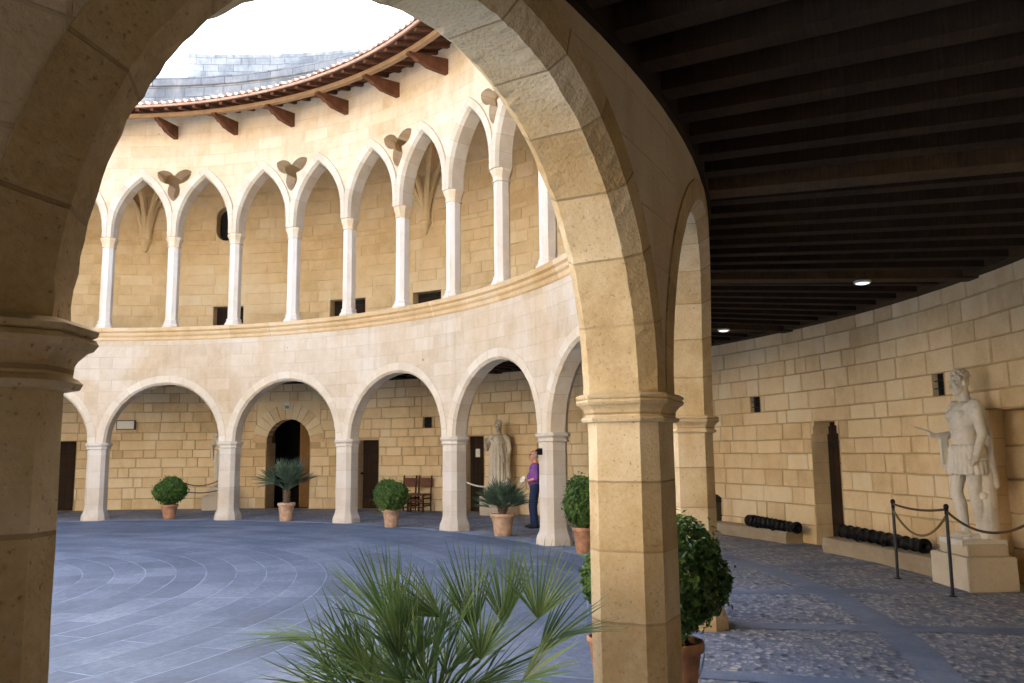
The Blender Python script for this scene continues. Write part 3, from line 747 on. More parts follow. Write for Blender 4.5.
for (ra_, rb_, z0, z1) in ((RW - .20, RW + .02, 3.63, 3.76),):
    mb.grid([[cyl(r, 2 * pi * j / n, z) for j in range(n)] for r, z in ((ra_, z1), (ra_, z0), (rb_, z0))], [[(zz, 2 * pi * j / n * RW) for j in range(n + 1)] for zz in (0, .1, .3)], close=True, smooth=False)
mb.build('wall_plate', M['mainbeam'], tcg)
mb = MB(); mb.grid([[cyl(r, 2 * pi * j / n, z) for j in range(n)] for r, z in ((R0 + DP - .02, 3.60), (R0 + DP + .035, 3.60), (R0 + DP + .035, ZC))], [[(zz, 2 * pi * j / n * RW) for j in range(n + 1)] for zz in (0, .1, .3)], close=True, smooth=False); mb.build('wall_plate', M['beam'], tcg)
# round lamps on the main beams
lampg = None
for lab, t, r in (('round ceiling lamp above the standing cuirassed statue, the larger looking', D(-43.75), 13.87), ('round ceiling lamp next to the rear pillar, the smaller looking', D(-27.0), 13.86)):
    if lampg is None:
        lampg = thing('ceiling_lamp', lab, 'lamp', group='round lamps under the gallery beams'); mb = MB(); mb.lathe([(.085, .0), (.1, -.006), (.1, -.028), (.085, -.034)], 20); mb.build('housing', M['lamp'], lampg, True)
        mb = MB(); mb.lathe([(.08, -.036), (.05, -.044), (.005, -.047)], 20); mb.build('lens', M['lampface'], lampg, True); o = lampg
    else: o = copy_tree(lampg)
    o['label'] = lab; o.location = cyl(r, t, 3.604)

# ================================================================= UPPER GALLERY BACK: wall, floor, vault ribs
ub = thing('upper_back_wall', 'cream stone back wall of the upper gallery with ribs and low dark doorways', 'wall')
up_open = [(D(39.5), D(43.0), 4.34, 6.05), (D(24.6), D(29.0), 4.34, 6.1), (D(15.0), D(18.6), 4.34, 6.1)]
slot = (D(40.6), D(43.0), 8.09, 9.16)
co = [4.3, 4.7, 5.05, 5.4, 5.75, 6.07, 6.4, 6.7, 7.02, 7.34, 7.65, 7.95, 8.09, 8.42, 8.75, 9.16, 9.5, 9.85, 10.2]
wall_blocks('block_facing', D(-30), D(70), co, up_open + [slot], M['cream'], .45, 1.0, ub, prot=.010, gap=.004, seed=5)
tc = D(20); hwid = D(50) * RW; holes = []
for a, b, c, d in up_open: holes.append([((a - tc) * RW, c), ((b - tc) * RW, c), ((b - tc) * RW, d), ((a - tc) * RW, d)])
holes.append([((slot[0] - tc) * RW, slot[2]), ((slot[1] - tc) * RW, slot[2]), ((slot[1] - tc) * RW, slot[3]), ((slot[0] - tc) * RW, slot[3])])
mb = MB(); curved_panel(mb, [(-hwid, 4.0), (hwid, 4.0), (hwid, 10.3), (-hwid, 10.3)], holes, tc, RW + .005, RW + .4, RW, .4, (), back=False); mb.build('wall_core', M['cream'], ub)
mb = MB(); T2 = D(70)
mb.grid([[cyl(RW, T2 + D(260) * j / 80, z) for j in range(81)] for z in (4.0, 10.3)], [[((T2 + D(260) * j / 80) * RW, z) for j in range(81)] for z in (4.0, 10.3)], smooth=False); mb.build('plain_wall', M['facade_up'], ub)
mb = MB(); mb.grid([[cyl(r, 2 * pi * j / 168, 4.34) for j in range(168)] for r in (R0 + DP, RW + .5)], None, close=True, smooth=False); mb.build('gallery_floor_slab', M['kerb'], ub)
# lining vault: a shallow barrel over the gallery
mb = MB(); rows = []; 
for i in range(11):
    f = i / 10; r = R0 + .3 + (RW + .05 - R0 - .3) * f; z = 9.55 + .75 * sin(pi * f)
    rows.append([cyl(r, 2 * pi * j / 168, z) for j in range(168)])
mb.grid(rows, [[(2 * pi * j / 168 * 13, i * .4) for j in range(169)] for i in range(11)], close=True); mb.build('vault', M['cream'], ub)
for a, b, c, d in up_open:
    door_leaf('door', a, b, c, d, RW + .3, M['door'], ub, 5)
# narrow slot window with rounded ends
a, b, c, d = slot; um = (a + b) / 2; hw_ = (b - a) / 2 * RW
mb = MB(); ins_ = [(u, z) for u, z in [(hw_ * cos(x), d - hw_ + hw_ * sin(x)) for x in [pi * i / 12 for i in range(13)]] + [(-hw_ * cos(x), c + hw_ - hw_ * sin(x)) for x in [pi * i / 12 for i in range(13)]]]
ins2 = [(u * .985, z * .999 + .008) for u, z in ins_]
curved_panel(mb, [(-hw_ - .004, c - .004), (hw_ + .004, c - .004), (hw_ + .004, d + .004), (-hw_ - .004, d + .004)], [ins2], um, RW - .012, RW + .35, RW, .3, ())
mb.build('slot_surround', M['cream'], ub)
mb = MB(); mb.face([cyl(RW + .3, a - .01, c), cyl(RW + .3, b + .01, c), cyl(RW + .3, b + .01, d), cyl(RW + .3, a - .01, d)]); mb.build('slot_window', M['dark'], ub)
# rib clusters springing from moulded corbels
cor = rib = None
for deg in (51, 16.9, -17.3):
    t = D(deg)
    if cor is None:
        mb = MB(); mb.lathe([(.02, 7.72), (.06, 7.76), (.09, 7.85), (.14, 7.98), (.17, 8.02), (.2, 8.05), (.2, 8.1), (.16, 8.13)], 12, origin=(RW - .04, 0, 0)); cor = mb.build('corbel', M['cream'], ub, True); o1 = cor
        mb = MB()
        for ang in (-78, -40, 0, 40, 78):
            P = []
            for i in range(10):
                f = i / 9; out = 2.1 * (1 - cos(f * pi / 2)) if abs(ang) < 60 else 1.5 * (1 - cos(f * pi / 2)); h = 8.1 + 2.0 * sin(f * pi / 2)
                s0 = .05 * sin(rad(ang)) * 2
                P.append((RW - .1 - out * cos(rad(ang)), s0 + out * sin(rad(ang)), h))
            mb.tube(P, .085, 6, smooth=False)
        rib = mb.build('vault_ribs', M['cream'], ub); o2 = rib
    else: o1 = link('corbel', cor.data, ub); o2 = link('vault_ribs', rib.data, ub)
    o1.rotation_euler = (0, 0, t); o2.rotation_euler = (0, 0, t)

# ================================================================= EAVE ROOF
rf = thing('eave_roof', 'overhanging tiled eave with brown rafters and carved brackets above the upper arches', 'roof')
RE = 9.75; SL = .30
def zr(r): return 10.02 + (r - RE) * SL          # underside of the boards
mb = MB(); n = 252
def ringrow(r, z): return [cyl(r, 2 * pi * j / n, z) for j in range(n)]
mb.grid([ringrow(RE, zr(RE)), ringrow(12.4, zr(12.4))], None, close=True, smooth=False); mb.build('roof_boards', M['eave'], rf)
mb = MB(); mb.grid([ringrow(RE + .02, zr(RE) + .002), ringrow(RE - .03, zr(RE) + .0), ringrow(RE - .035, zr(RE) + .055), ringrow(RE + .1, zr(RE) + .085)], None, close=True, smooth=False); mb.build('fascia', M['fascia'], rf)
# barrel tiles: pans and covers running down the slope
mb = MB(); nt_ = 308
for i in range(nt_):
    t = 2 * pi * i / nt_; vis = D(-30) < (t if t < pi else t - 2 * pi) < D(75)
    hwt = pi / nt_
    dz = random.uniform(-.008, .012); dr = random.uniform(-.02, .02)
    rows = []
    for r in ((RE - .07 + dr, 12.5) if not vis else (RE - .07 + dr, RE + .4, 12.5)):
        w_ = hwt * .62; row = []
        for k in range(7):
            a = pi * k / 6; row.append(cyl(r, t + w_ * cos(a) * min(1, 12.5 / r * .8), zr(r) + .075 + dz + .075 * sin(a)))
        rows.append(row)
    mb.grid(rows, None, smooth=True, col=random.random())
    if vis:
        inner = [p - Vector((0, 0, .02)) for p in rows[0]]; mb.face(rows[0] + [])
rows = [ringrow(RE - .05, zr(RE) + .066), ringrow(12.5, zr(12.5) + .07)]; mb.grid(rows, None, close=True, smooth=False)
mb.build('roof_tiles', M['tile'], rf)
raf = None
for i in range(42):
    t = D(-22 + 2.143 * i)
    if raf is None:
        mb = MB(); hz = .11; w_ = .085
        P0 = [(RE + .06, -w_ / 2), (RE + .06, w_ / 2), (11.5, w_ / 2), (11.5, -w_ / 2)]
        lo = [Vector((r, y, zr(r) - hz - (0 if r > 10 else -.03))) for r, y in P0]; hi = [Vector((r, y, zr(r) - .003)) for r, y in P0]
        mb.face(lo[::-1], [(0, 0), (.09, 0), (.09, 1.7), (0, 1.7)])
        for n_ in range(4): k_ = (n_ + 1) % 4; mb.face([lo[n_], lo[k_], hi[k_], hi[n_]], [(0, 0), (1.7, 0), (1.7, .1), (0, .1)])
        raf = mb.build('rafter', M['eave'], rf); o = raf
    else: o = link('rafter', raf.data, rf)
    o.rotation_euler = (0, 0, t)
mb = MB(); zb = zr(10.25) - .112
mb.grid([ringrow(10.19, zb), ringrow(10.19, zb - .10), ringrow(10.31, zb - .10), ringrow(10.31, zb)], [[(q, 2 * pi * j / n * 10) for j in range(n + 1)] for q in (0, .1, .2, .3)], close=True, smooth=False); mb.build('eave_beam', M['plate'], rf)
br = None
for k in range(-2, 12):
    t = pth(k / 2)
    if br is None:
        mb = MB(); zt = zb - .105; prof = [(R0 + .05, zt + .16), (10.16, zt), (10.14, zt - .06), (10.22, zt - .085), (10.28, zt - .075), (10.34, zt - .10), (10.42, zt - .145), (10.5, zt - .135), (10.56, zt - .155), (10.68, zt - .2), (10.8, zt - .195), (10.86, zt - .2), (11.02, zt - .2), (R0 + .05, zt - .195)]
        w_ = .055
        mb.face([(r, -w_, z) for r, z in prof], [(z, r) for r, z in prof]); mb.face([(r, w_, z) for r, z in reversed(prof)], [(z, r) for r, z in reversed(prof)])
        for i in range(len(prof)):
            a_, b_ = prof[i], prof[(i + 1) % len(prof)]; mb.face([(a_[0], -w_, a_[1]), (a_[0], w_, a_[1]), (b_[0], w_, b_[1]), (b_[0], -w_, b_[1])], [(0, 0), (.1, 0), (.1, .1), (0, .1)])
        br = mb.build('bracket', M['eave'], rf); o = br
    else: o = link('bracket', br.data, rf)
    o.rotation_euler = (0, 0, t)

mb = MB(); mb.grid([[cyl(17.9, 2 * pi * j / 84, z) for j in range(84)] for z in (-.1, 10.95)], None, close=True, smooth=False); mb.build('unseen_outer_shell', M['facade'], gw)  # unseen shell added to stop light leaking through the back wall
# roof terrace parapet above the eaves, then a taller wall beyond
tp = thing('terrace_parapet', 'weathered grey parapet rising directly behind the tiled eave', 'parapet')
mb = MB(); n2_ = 252; RP = 12.3
rows = []; zs = [10.5, 10.9, 11.3, 11.75]
for z in zs: rows.append([cyl(RP, 2 * pi * j / n2_, z) for j in range(n2_)])
mb.grid(rows, [[(2 * pi * j / n2_ * RP, z) for j in range(n2_ + 1)] for z in zs], close=True, smooth=False); mb.build('wall', M['parapet'], tp)
mb = MB(); nz = lambda j, q: .03 * noise.noise(Vector((j * .9, q, 0)))
rows = [[cyl(r, 2 * pi * j / n2_, z + nz(j, 1)) for j in range(n2_)] for r, z in ((RP, 11.73), (RP - .06, 11.75), (RP - .06, 11.98), (RP + .4, 12.02), (RP + .42, 10.9))]
mb.grid(rows, [[(2 * pi * j / n2_ * RP, q) for j in range(n2_ + 1)] for q in (0, .06, .3, .7, 1.8)], close=True, smooth=False); mb.build('coping', M['parapet'], tp)
mb = MB(); mb.grid([[cyl(r, 2 * pi * j / 84, 10.9) for j in range(84)] for r in (RP + .3, 20)], None, close=True, smooth=False); mb.build('terrace_deck', M['parapet'], tp)
tw = MB(); a0, a1 = D(33), D(52.0)
rows = []
for r, z in ((20, 10.9), (20, 13.5), (20, 16.55), (20.8, 16.6), (20.8, 10.9)):
    rows.append([cyl(r, a0 + (a1 - a0) * j / 40, z + (.05 * noise.noise(Vector((j * .7, 3, 0))) if z > 16 else 0)) for j in range(41)])
tw.grid(rows, [[(20 * (a0 + (a1 - a0) * j / 40), q) for j in range(41)] for q in (0, 2.6, 5.6, 6.4, 12)], smooth=False)
for j in (0, -1): tw.face([r[j] for r in rows], [(0, 0), (0, 2.6), (0, 5.6), (.8, 5.6), (.8, 0)])
tag(tw.build('tower_wall', M['parapet']), 'flat topped grey wall standing highest beyond the roof against the sky', 'wall')

# ================================================================= FIGURES (continuous voxel-joined bodies)
def capsule(bm, p0, r0, p1, r1, n=12, flat=None):
    p0, p1 = Vector(p0), Vector(p1); ax = (p1 - p0); l = ax.length; q = Vector((0, 0, 1)).rotation_difference(ax.normalized()) if l > 1e-6 else Quaternion()
    rows = []
    for i in range(5): a = -pi / 2 + (pi / 2) * i / 4; rows.append((max(cos(a), .03) * r0, sin(a) * r0))
    for i in range(5): a = (pi / 2) * i / 4; rows.append((max(cos(a), .03) * r1, l + sin(a) * r1))
    vs = []
    for r, z in rows:
        row = []
        for k in range(n):
            p = q @ Vector((r * cos(2 * pi * k / n), r * sin(2 * pi * k / n), z))
            if flat is not None: p = Vector((p.x * flat[0], p.y * flat[1], p.z))
            row.append(bm.verts.new(p0 + p))
        vs.append(row)
    for i in range(len(vs) - 1):
        for k in range(n): bm.faces.new((vs[i][k], vs[i][(k + 1) % n], vs[i + 1][(k + 1) % n], vs[i + 1][k]))
    bm.faces.new(list(reversed(vs[0]))); bm.faces.new(vs[-1])
def ell(bm, c, r, rot=None, n=16):
    c = Vector(c); vs = []
    for i in range(n // 2 + 1):
        a = -pi / 2 + pi * i / (n // 2); row = []
        for k in range(n):
            p = Vector((max(cos(a), .02) * cos(2 * pi * k / n) * r[0], max(cos(a), .02) * sin(2 * pi * k / n) * r[1], sin(a) * r[2]))
            if rot is not None: p = rot @ p
            row.append(bm.verts.new(c + p))
        vs.append(row)
    for i in range(n // 2):
        for k in range(n): bm.faces.new((vs[i][k], vs[i][(k + 1) % n], vs[i + 1][(k + 1) % n], vs[i + 1][k]))
    bm.faces.new(list(reversed(vs[0]))); bm.faces.new(vs[-1])
def slab(bm, c, d, rot=None):
    m_ = Matrix.Translation(Vector(c)) @ (rot.to_4x4() if rot is not None else Matrix.Identity(4)) @ Matrix.Diagonal((*d, 1))
    bmesh.ops.create_cube(bm, size=1, matrix=m_)
def fuse(bm, voxel, smooth=4, post=None):
    bmesh.ops.recalc_face_normals(bm, faces=bm.faces)
    me = bpy.data.meshes.new('tmp'); bm.to_mesh(me); bm.free(); o = bpy.data.objects.new('tmp', me); COL.objects.link(o)
    md = o.modifiers.new('r', 'REMESH'); md.mode = 'VOXEL'; md.voxel_size = voxel
    sm = o.modifiers.new('s', 'SMOOTH'); sm.iterations = smooth; sm.factor = .5
    dg = bpy.context.evaluated_depsgraph_get(); dg.update()
    r = bpy.data.meshes.new_from_object(o.evaluated_get(dg)); bpy.data.objects.remove(o); bpy.data.meshes.remove(me)
    if post:
        nn = [v.normal.copy() for v in r.vertices]; cc = [v.co.copy() for v in r.vertices]
        r.vertices.foreach_set('co', [k for c_, n_ in zip(cc, nn) for k in post(c_, n_)])
    r.polygons.foreach_set('use_smooth', [True] * len(r.polygons)); r.update()
    return r
def head(bm, c, s=1.0, yaw=0.0, pitch=0.0, neck=True, hair=True):
    """head facing +x before the yaw; c is its centre"""
    R = Matrix.Rotation(yaw, 3, 'Z') @ Matrix.Rotation(pitch, 3, 'Y'); c = Vector(c)
    def P(x, y, z): return c + R @ (Vector((x, y, z)) * s)
    def E_(p, r): ell(bm, P(*p), [k * s for k in r], R)
    E_((-.012, 0, .03), (.098, .078, .095)); E_((.025, 0, -.035), (.066, .060, .085)); E_((.060, 0, -.088), (.026, .03, .024))
    capsule(bm, P(.086, 0, .018), .011 * s, P(.108, 0, -.026), .016 * s); E_((.1, 0, -.03), (.016, .02, .01))
    for y in (-1, 1):
        E_((.078, y * .032, .034), (.016, .026, .010)); E_((.072, y * .03, .012), (.012, .014, .009)); E_((.06, y * .042, -.02), (.025, .02, .025))
        E_((-.01, y * .078, .0), (.022, .012, .034))
    E_((.085, 0, -.055), (.012, .024, .007)); E_((.083, 0, -.068), (.012, .02, .008))
    if hair:
        for i in range(26):
            a = i * 2.4; t = (i + .5) / 46; z = .12 - .15 * t; r = .09 * math.sqrt(max(.02, 1 - (z / .125) ** 2)) if z > 0 else .088
            x, y = -.02 + r * cos(a) * 1.12, r * sin(a) * .93
            if x > .055 and z < .045: continue
            E_((x, y, .03 + z), (.02, .02, .016))
    if neck: capsule(bm, P(-.02, 0, -.05), .055 * s, c + R @ (Vector((-.03, 0, -.18)) * s), .062 * s)
def hand(bm, wrist, d, palm_n, s=1.0, curl=.5, side=1):
    """palm, four fingers of unequal length curling about the palm side, thumb off the edge"""
    d = Vector(d).normalized(); n = Vector(palm_n); n = (n - d * n.dot(d)).normalized(); t = d.cross(n) * side; w = Vector(wrist)
    capsule(bm, w, .026 * s, w + d * .05 * s, .03 * s)
    for i, (o, l) in enumerate(((-.03, .062), (-.01, .074), (.01, .078), (.03, .070))):
        b = w + d * .075 * s + t * o * s; capsule(bm, w + d * .04 * s + t * o * .8 * s, .015 * s, b, .0115 * s, 8)
        p = b; ang = 0
        for j, f in enumerate((.45, .32, .23)):
            ang += curl * (.6 + .25 * j); q = p + (d * cos(ang) + n * sin(ang)) * l * f * s; capsule(bm, p, (.0115 - .001 * j) * s, q, (.0105 - .001 * j) * s, 8); p = q
    tb = w + d * .02 * s + t * .03 * s; q = tb + (d * .6 + t * .55 + n * .35).normalized() * .045 * s; capsule(bm, tb, .015 * s, q, .0125 * s, 8)
    capsule(bm, q, .0125 * s, q + (d * .85 + n * .4).normalized() * .032 * s, .0105 * s, 8)

def cuirass_statue():
    """standing figure in breastplate and mantle, facing +x, right arm forward, left arm hanging, trunk support behind the left leg"""
    bm = bmesh.new()
    # legs: weight on the left leg, right leg eased forward
    capsule(bm, (.0, .105, 1.0), .105, (.01, .115, .54), .072); capsule(bm, (.01, .115, .54), .066, (-.02, .12, .34), .07); capsule(bm, (-.02, .12, .34), .068, (-.02, .12, .07), .042)
    capsule(bm, (.0, -.105, 1.0), .105, (.10, -.12, .56), .072); capsule(bm, (.10, -.12, .56), .066, (.05, -.125, .36), .07); capsule(bm, (.05, -.125, .36), .066, (.02, -.13, .07), .042)
    for x, y in ((-.02, .12), (.02, -.13)):
        capsule(bm, (x - .03, y, .045), .042, (x + .10, y * 1.05, .035), .042); ell(bm, (x + .15, y * 1.08, .028), (.06, .045, .028))
        for k in range(5): capsule(bm, (x + .14, y * 1.08 - .032 + .016 * k, .022), .014, (x + .195 - abs(k - 1.5) * .008, y * 1.08 - .034 + .017 * k, .016), .011, 6)
    # trunk and hips
    ell(bm, (0, 0, 1.02), (.15, .185, .16)); ell(bm, (.01, 0, 1.18), (.145, .17, .16)); ell(bm, (.02, 0, 1.38), (.155, .205, .2)); ell(bm, (.0, 0, 1.5), (.12, .22, .09))
    ell(bm, (.10, .085, 1.42), (.075, .09, .07)); ell(bm, (.10, -.085, 1.42), (.075, .09, .07))
    for z, y in ((1.24, .045), (1.24, -.045), (1.16, .045), (1.16, -.045)): ell(bm, (.125, y, z), (.035, .042, .034))
    for y in (-1, 1): capsule(bm, (-.01, y * .2, 1.52), .085, (-.0, y * .235, 1.44), .07)
    # kilt of strips
    for k in range(22):
        a = 2 * pi * k / 22; x, y = .155 * cos(a), .19 * sin(a); capsule(bm, (x, y, 1.06), .026, (x * 1.22, y * 1.2, .76), .03, 8)
    for k in range(20):
        a = 2 * pi * k / 20; x, y = .15 * cos(a), .185 * sin(a); ell(bm, (x * 1.08, y * 1.08, 1.02), (.03, .03, .05))
    # mantle: shoulder folds, fall down the back
    for k in range(7):
        y0 = .10 + .02 * k; capsule(bm, (.12 - .01 * k, .06 + .02 * k, 1.47 + .012 * k), .022, (-.06, y0 + .03, 1.585 - .01 * k), .026, 8); capsule(bm, (-.06, y0 + .03, 1.585 - .01 * k), .026, (-.17, .02 + .03 * k, 1.2), .03, 8)
    for k in range(8): y = -.15 + .045 * k; capsule(bm, (-.15, y, 1.45), .035, (-.18 - .02 * (k % 2), y * 1.1, .62), .04, 8)
    # right arm: elbow by the waist, forearm forward, holding a broken rod
    capsule(bm, (-.01, -.235, 1.47), .068, (-.02, -.275, 1.2), .052); capsule(bm, (-.02, -.275, 1.2), .05, (.22, -.22, 1.19), .036)
    hand(bm, (.23, -.22, 1.19), (1, .05, .05), (0, .3, 1), 1.05, 1.1, 1)
    capsule(bm, (.16, -.21, 1.18), .013, (.50, -.19, 1.30), .012, 8)
    for k in range(6): capsule(bm, (.10 + .016 * k, -.245 + .012 * (k % 2), 1.18), .022, (.11 + .014 * k, -.235 + .02 * (k % 2), .80 + .03 * (k % 3)), .024, 8)
    # left arm hanging, hand curled on a scabbard stub
    capsule(bm, (-.01, .245, 1.47), .07, (-.03, .285, 1.2), .055); capsule(bm, (-.03, .285, 1.2), .052, (.04, .27, .97), .038)
    hand(bm, (.042, .268, .965), (.2, -.05, -1), (.5, -.8, 0), 1.1, .8, -1)
    capsule(bm, (-.06, .255, .92), .022, (.13, .25, .90), .02, 8)
    # tree trunk support
    capsule(bm, (-.10, .13, .02), .12, (-.13, .12, .78), .085, 14); ell(bm, (-.05, .17, .5), (.05, .05, .05)); capsule(bm, (-.1, .12, .7), .07, (-.08, .12, .95), .07)
    slab(bm, (.02, 0, -.015), (.52, .5, .07))
    head(bm, (.03, 0, 1.79), 1.15, .1, .08)
    def post(c, nrm):
        f = .006 * noise.noise(c * 9) + .003 * noise.noise(c * 30)
        return c + nrm * f
    return fuse(bm, .0075, 2, post)
def robed_statue():
    """standing robed figure facing +x, right hand raised before the chest, left arm down holding gathered cloth"""
    bm = bmesh.new()
    ell(bm, (0, 0, 1.02), (.17, .21, .2)); ell(bm, (.01, 0, 1.2), (.15, .18, .18)); ell(bm, (.02, 0, 1.40), (.155, .205, .18)); ell(bm, (0, 0, 1.5), (.12, .22, .09))
    for k in range(26):
        a = 2 * pi * k / 26 + .1 * (k % 3); rr = 1.0 + .1 * (k % 2); x, y = .165 * cos(a) * rr, .2 * sin(a) * rr
        capsule(bm, (x * .85, y * .85, 1.3), .03, (x, y, .95), .035, 8); capsule(bm, (x, y, .95), .035, (x * 1.1 + .02, y * 1.12, .16 + .03 * (k % 3)), .042, 8)
    ell(bm, (0, 0, .6), (.16, .19, .5))
    for k in range(9):
        f = k / 8; capsule(bm, (.15, -.17 + .04 * k, 1.46 - .03 * k), .02, (.16, .12 + .012 * k, 1.12 - .035 * k), .024, 8)
    for k in range(6): capsule(bm, (-.02 + .03 * k - .05, .26, 1.05), .026, (-.02 + .03 * k - .05, .29 + .02 * (k % 2), .45 + .04 * (k % 3)), .03, 8)
    for y in (-1, 1): capsule(bm, (0, y * .2, 1.52), .085, (0, y * .24, 1.42), .075)
    capsule(bm, (0, -.24, 1.46), .075, (.02, -.32, 1.2), .06); capsule(bm, (.02, -.32, 1.2), .055, (.20, -.30, 1.36), .038); hand(bm, (.205, -.3, 1.365), (.5, .05, .8), (0, 1, 0), 1.05, .7, 1)
    capsule(bm, (0, .245, 1.46), .075, (-.02, .30, 1.18), .06); capsule(bm, (-.02, .30, 1.18), .056, (.05, .28, .95), .04); hand(bm, (.05, .28, .945), (.1, 0, -1), (0, -1, 0), 1.1, .9, -1)
    for y in (.09, -.09): capsule(bm, (.08, y, .07), .05, (.2, y * 1.2, .05), .04)
    slab(bm, (.04, 0, -.01), (.5, .52, .08))
    head(bm, (.02, 0, 1.79), 1.15, -.25, .02)
    return fuse(bm, .0095, 2, lambda c, n_: c + n_ * (.006 * noise.noise(c * 8) + .003 * noise.noise(c * 25)))

def local(o, t, r, z=0):   # stands on the gallery floor facing the middle of the courtyard
    o.location = cyl(r, t, z); o.rotation_euler = (0, 0, t + pi)

cst = cuirass_statue(); rst = robed_statue()
def plinth_block(name, label, w_, d, h, t, r, z=0, group='stone blocks under the statues'):
    b = bmesh.new(); bmesh.ops.create_cube(b, size=1, matrix=Matrix.Translation((0, 0, h / 2)) @ Matrix.Diagonal((d, w_, h, 1)))
    bmesh.ops.bevel(b, geom=b.edges[:], offset=.010, segments=2, affect='EDGES')
    bmesh.ops.subdivide_edges(b, edges=[e for e in b.edges if e.calc_length() > .2], cuts=3, use_grid_fill=True)
    for v in b.verts: v.co += Vector((noise.noise(v.co * 6 + Vector((t * 9, 0, 0))), noise.noise(v.co * 6 + Vector((5, t, 0))), 0)) * .004
    me = bpy.data.meshes.new(name); b.to_mesh(me); b.free(); me.materials.append(M['plinth']); o = link(name, me); tag(o, label, 'plinth', group); local(o, t, r, z); return o
def statue(me, label, t, r, z, s=1.0, rz=0):
    if not me.materials: me.materials.append(M['statue'])
    o = link('statue', me); tag(o, label, 'statue', 'stone statues along the gallery wall'); local(o, t, r, z); o.rotation_euler.z += rz; o.scale = (s, s, s); return o
tR = D(-44.35)
plinth_block('plinth_block', 'large pale stone block on the floor under the cuirassed statue at the niche', .80, .56, .37, tR, 14.86)
b2 = plinth_block('plinth_block', 'smaller pale stone slab lying on the large block directly under the cuirassed statue', .60, .46, .13, tR, 14.88, .371)
statue(cst, 'weathered stone statue in a breastplate holding a rod, standing before the niche', tR, 14.90, .53, 1.0)
tM = D(6.6)
plinth_block('plinth_block', 'stone block under the robed statue behind the potted palm', .8, .6, .47, tM, 14.85)
statue(rst, 'robed stone statue with one raised hand between the dark door and the man', tM, 14.85, .50, .96, .35)
tL = D(40.7)
plinth_block('plinth_block', 'stone block half hidden by a far pillar behind a single rope post', .85, .6, .41, tL, 14.8)
plinth_block('plinth_block', 'smaller stone slab on the block behind the far pillar', .62, .46, .17, tL, 14.82, .411)
statue(cst, 'stone statue almost wholly hidden behind a far pillar, only its forearm showing', tL, 14.83, .63, 1.0)

# ---- the man, facing left in the picture
mp_ = Vector((12.765, -1.44, 0)); man = thing('person', 'balding man in purple shirt, blue jeans and sunglasses half hidden by a pillar', 'person', mp_, math.atan2(.70, -.71))
H = 1.60 / 1.75
def sc_(p): return tuple(k * H for k in p)
def body_parts(bm, what):
    C_ = lambda a, ra, b, rb, **k: capsule(bm, sc_(a), ra * H, sc_(b), rb * H, **k)
    L_ = lambda c, r: ell(bm, sc_(c), sc_(r))
    e = {'body': 0, 'shirt': .016, 'jeans': .014, 'shoe': .012}[what]
    if what in ('body', 'jeans'):
        for y, x in ((.095, .0), (-.095, .05)):
            C_((0, y, .92), .095 + e, (x + .03, y, .5), .062 + e); C_((x + .03, y, .5), .06 + e, (x - .01, y, .1 if what == 'body' else .07), .04 + e * 1.9)
        L_((0, 0, .94), (.115 + e, .165 + e, .13))
    if what in ('body', 'shoe'):
        for y, x in ((.095, -.01), (-.095, .04)):
            C_((x - .03, y, .045), .04 + e, (x + .1, y * 1.1, .035), .036 + e); L_((x + .14, y * 1.12, .032), (.055 + e, .042 + e, .03 + e * .4))
    if what in ('body', 'shirt'):
        L_((.015, 0, 1.03), (.135 + e, .165 + e, .13)); L_((.03, 0, 1.15), (.14 + e, .165 + e, .14)); L_((.0, 0, 1.3), (.12 + e, .185 + e, .16)); L_((-.01, 0, 1.4), (.095 + e, .2 + e, .07))
        for y in (-1, 1):
            C_((-.01, y * .2, 1.39), .062 + e, (-.03, y * .25, 1.12), .046 + e * 1.4)
            if what == 'body': C_((-.03, y * .25, 1.12), .043, (.18, y * .2, 1.06), .03); hand(bm, sc_((.19, y * .2, 1.06)), (1, -.1 * y, .1), (0, -y, .2), H, .6, -y)
bm = bmesh.new(); body_parts(bm, 'body'); head(bm, sc_((.02, 0, 1.625)), H * 1.02, 0, .05, True, False); me = fuse(bm, .0095, 2); me.materials.append(M['skin']); link('body', me, man)
for what, m_ in (('shirt', 'shirt'), ('jeans', 'jeans'), ('shoe', 'shoe')):
    bm = bmesh.new(); body_parts(bm, what); me = fuse(bm, .010, 2, (lambda c, n_: c + n_ * .006 * noise.noise(c * 11)) if what != 'shoe' else None); me.materials.append(M[m_]); link({'shirt': 'shirt', 'jeans': 'jeans', 'shoe': 'shoes'}[what], me, man)
bm = bmesh.new()
for k in range(40):
    a = pi * .5 + pi * (k % 20) / 19; z = 1.60 + .04 * (k // 20); ell(bm, sc_((.012 + .092 * cos(a), .083 * sin(a), z)), sc_((.018, .018, .03)), n=8)
me = fuse(bm, .008, 2); me.materials.append(M['hair']); link('hair', me, man)
mb = MB()
for y in (-1, 1): mb.box(sc_((.104, y * .035, 1.648)), sc_((.012, .05, .036)))
mb.box(sc_((.11, 0, 1.655)), sc_((.008, .03, .008)))
for y in (-1, 1): mb.box(sc_((.05, y * .084, 1.655)), sc_((.11, .006, .01)))
mb.build('sunglasses', M['glasses'], man)
mb = MB(); rows = []
for i in range(4): rows.append([Vector(sc_((.235 + .11 * j / 4 + .008 * sin(i * 2), .215 + .02 * sin(i + j), 1.04 + .04 * i + .012 * sin(j * 1.3)))) for j in range(5)])
mb.grid(rows); tag(mb.build('paper', M['paper']), 'crumpled white paper held in the hand of the man in purple', 'paper'); pa_ = bpy.data.objects['paper']; pa_.location = mp_; pa_.rotation_euler = (0, 0, man.rotation_euler.z)

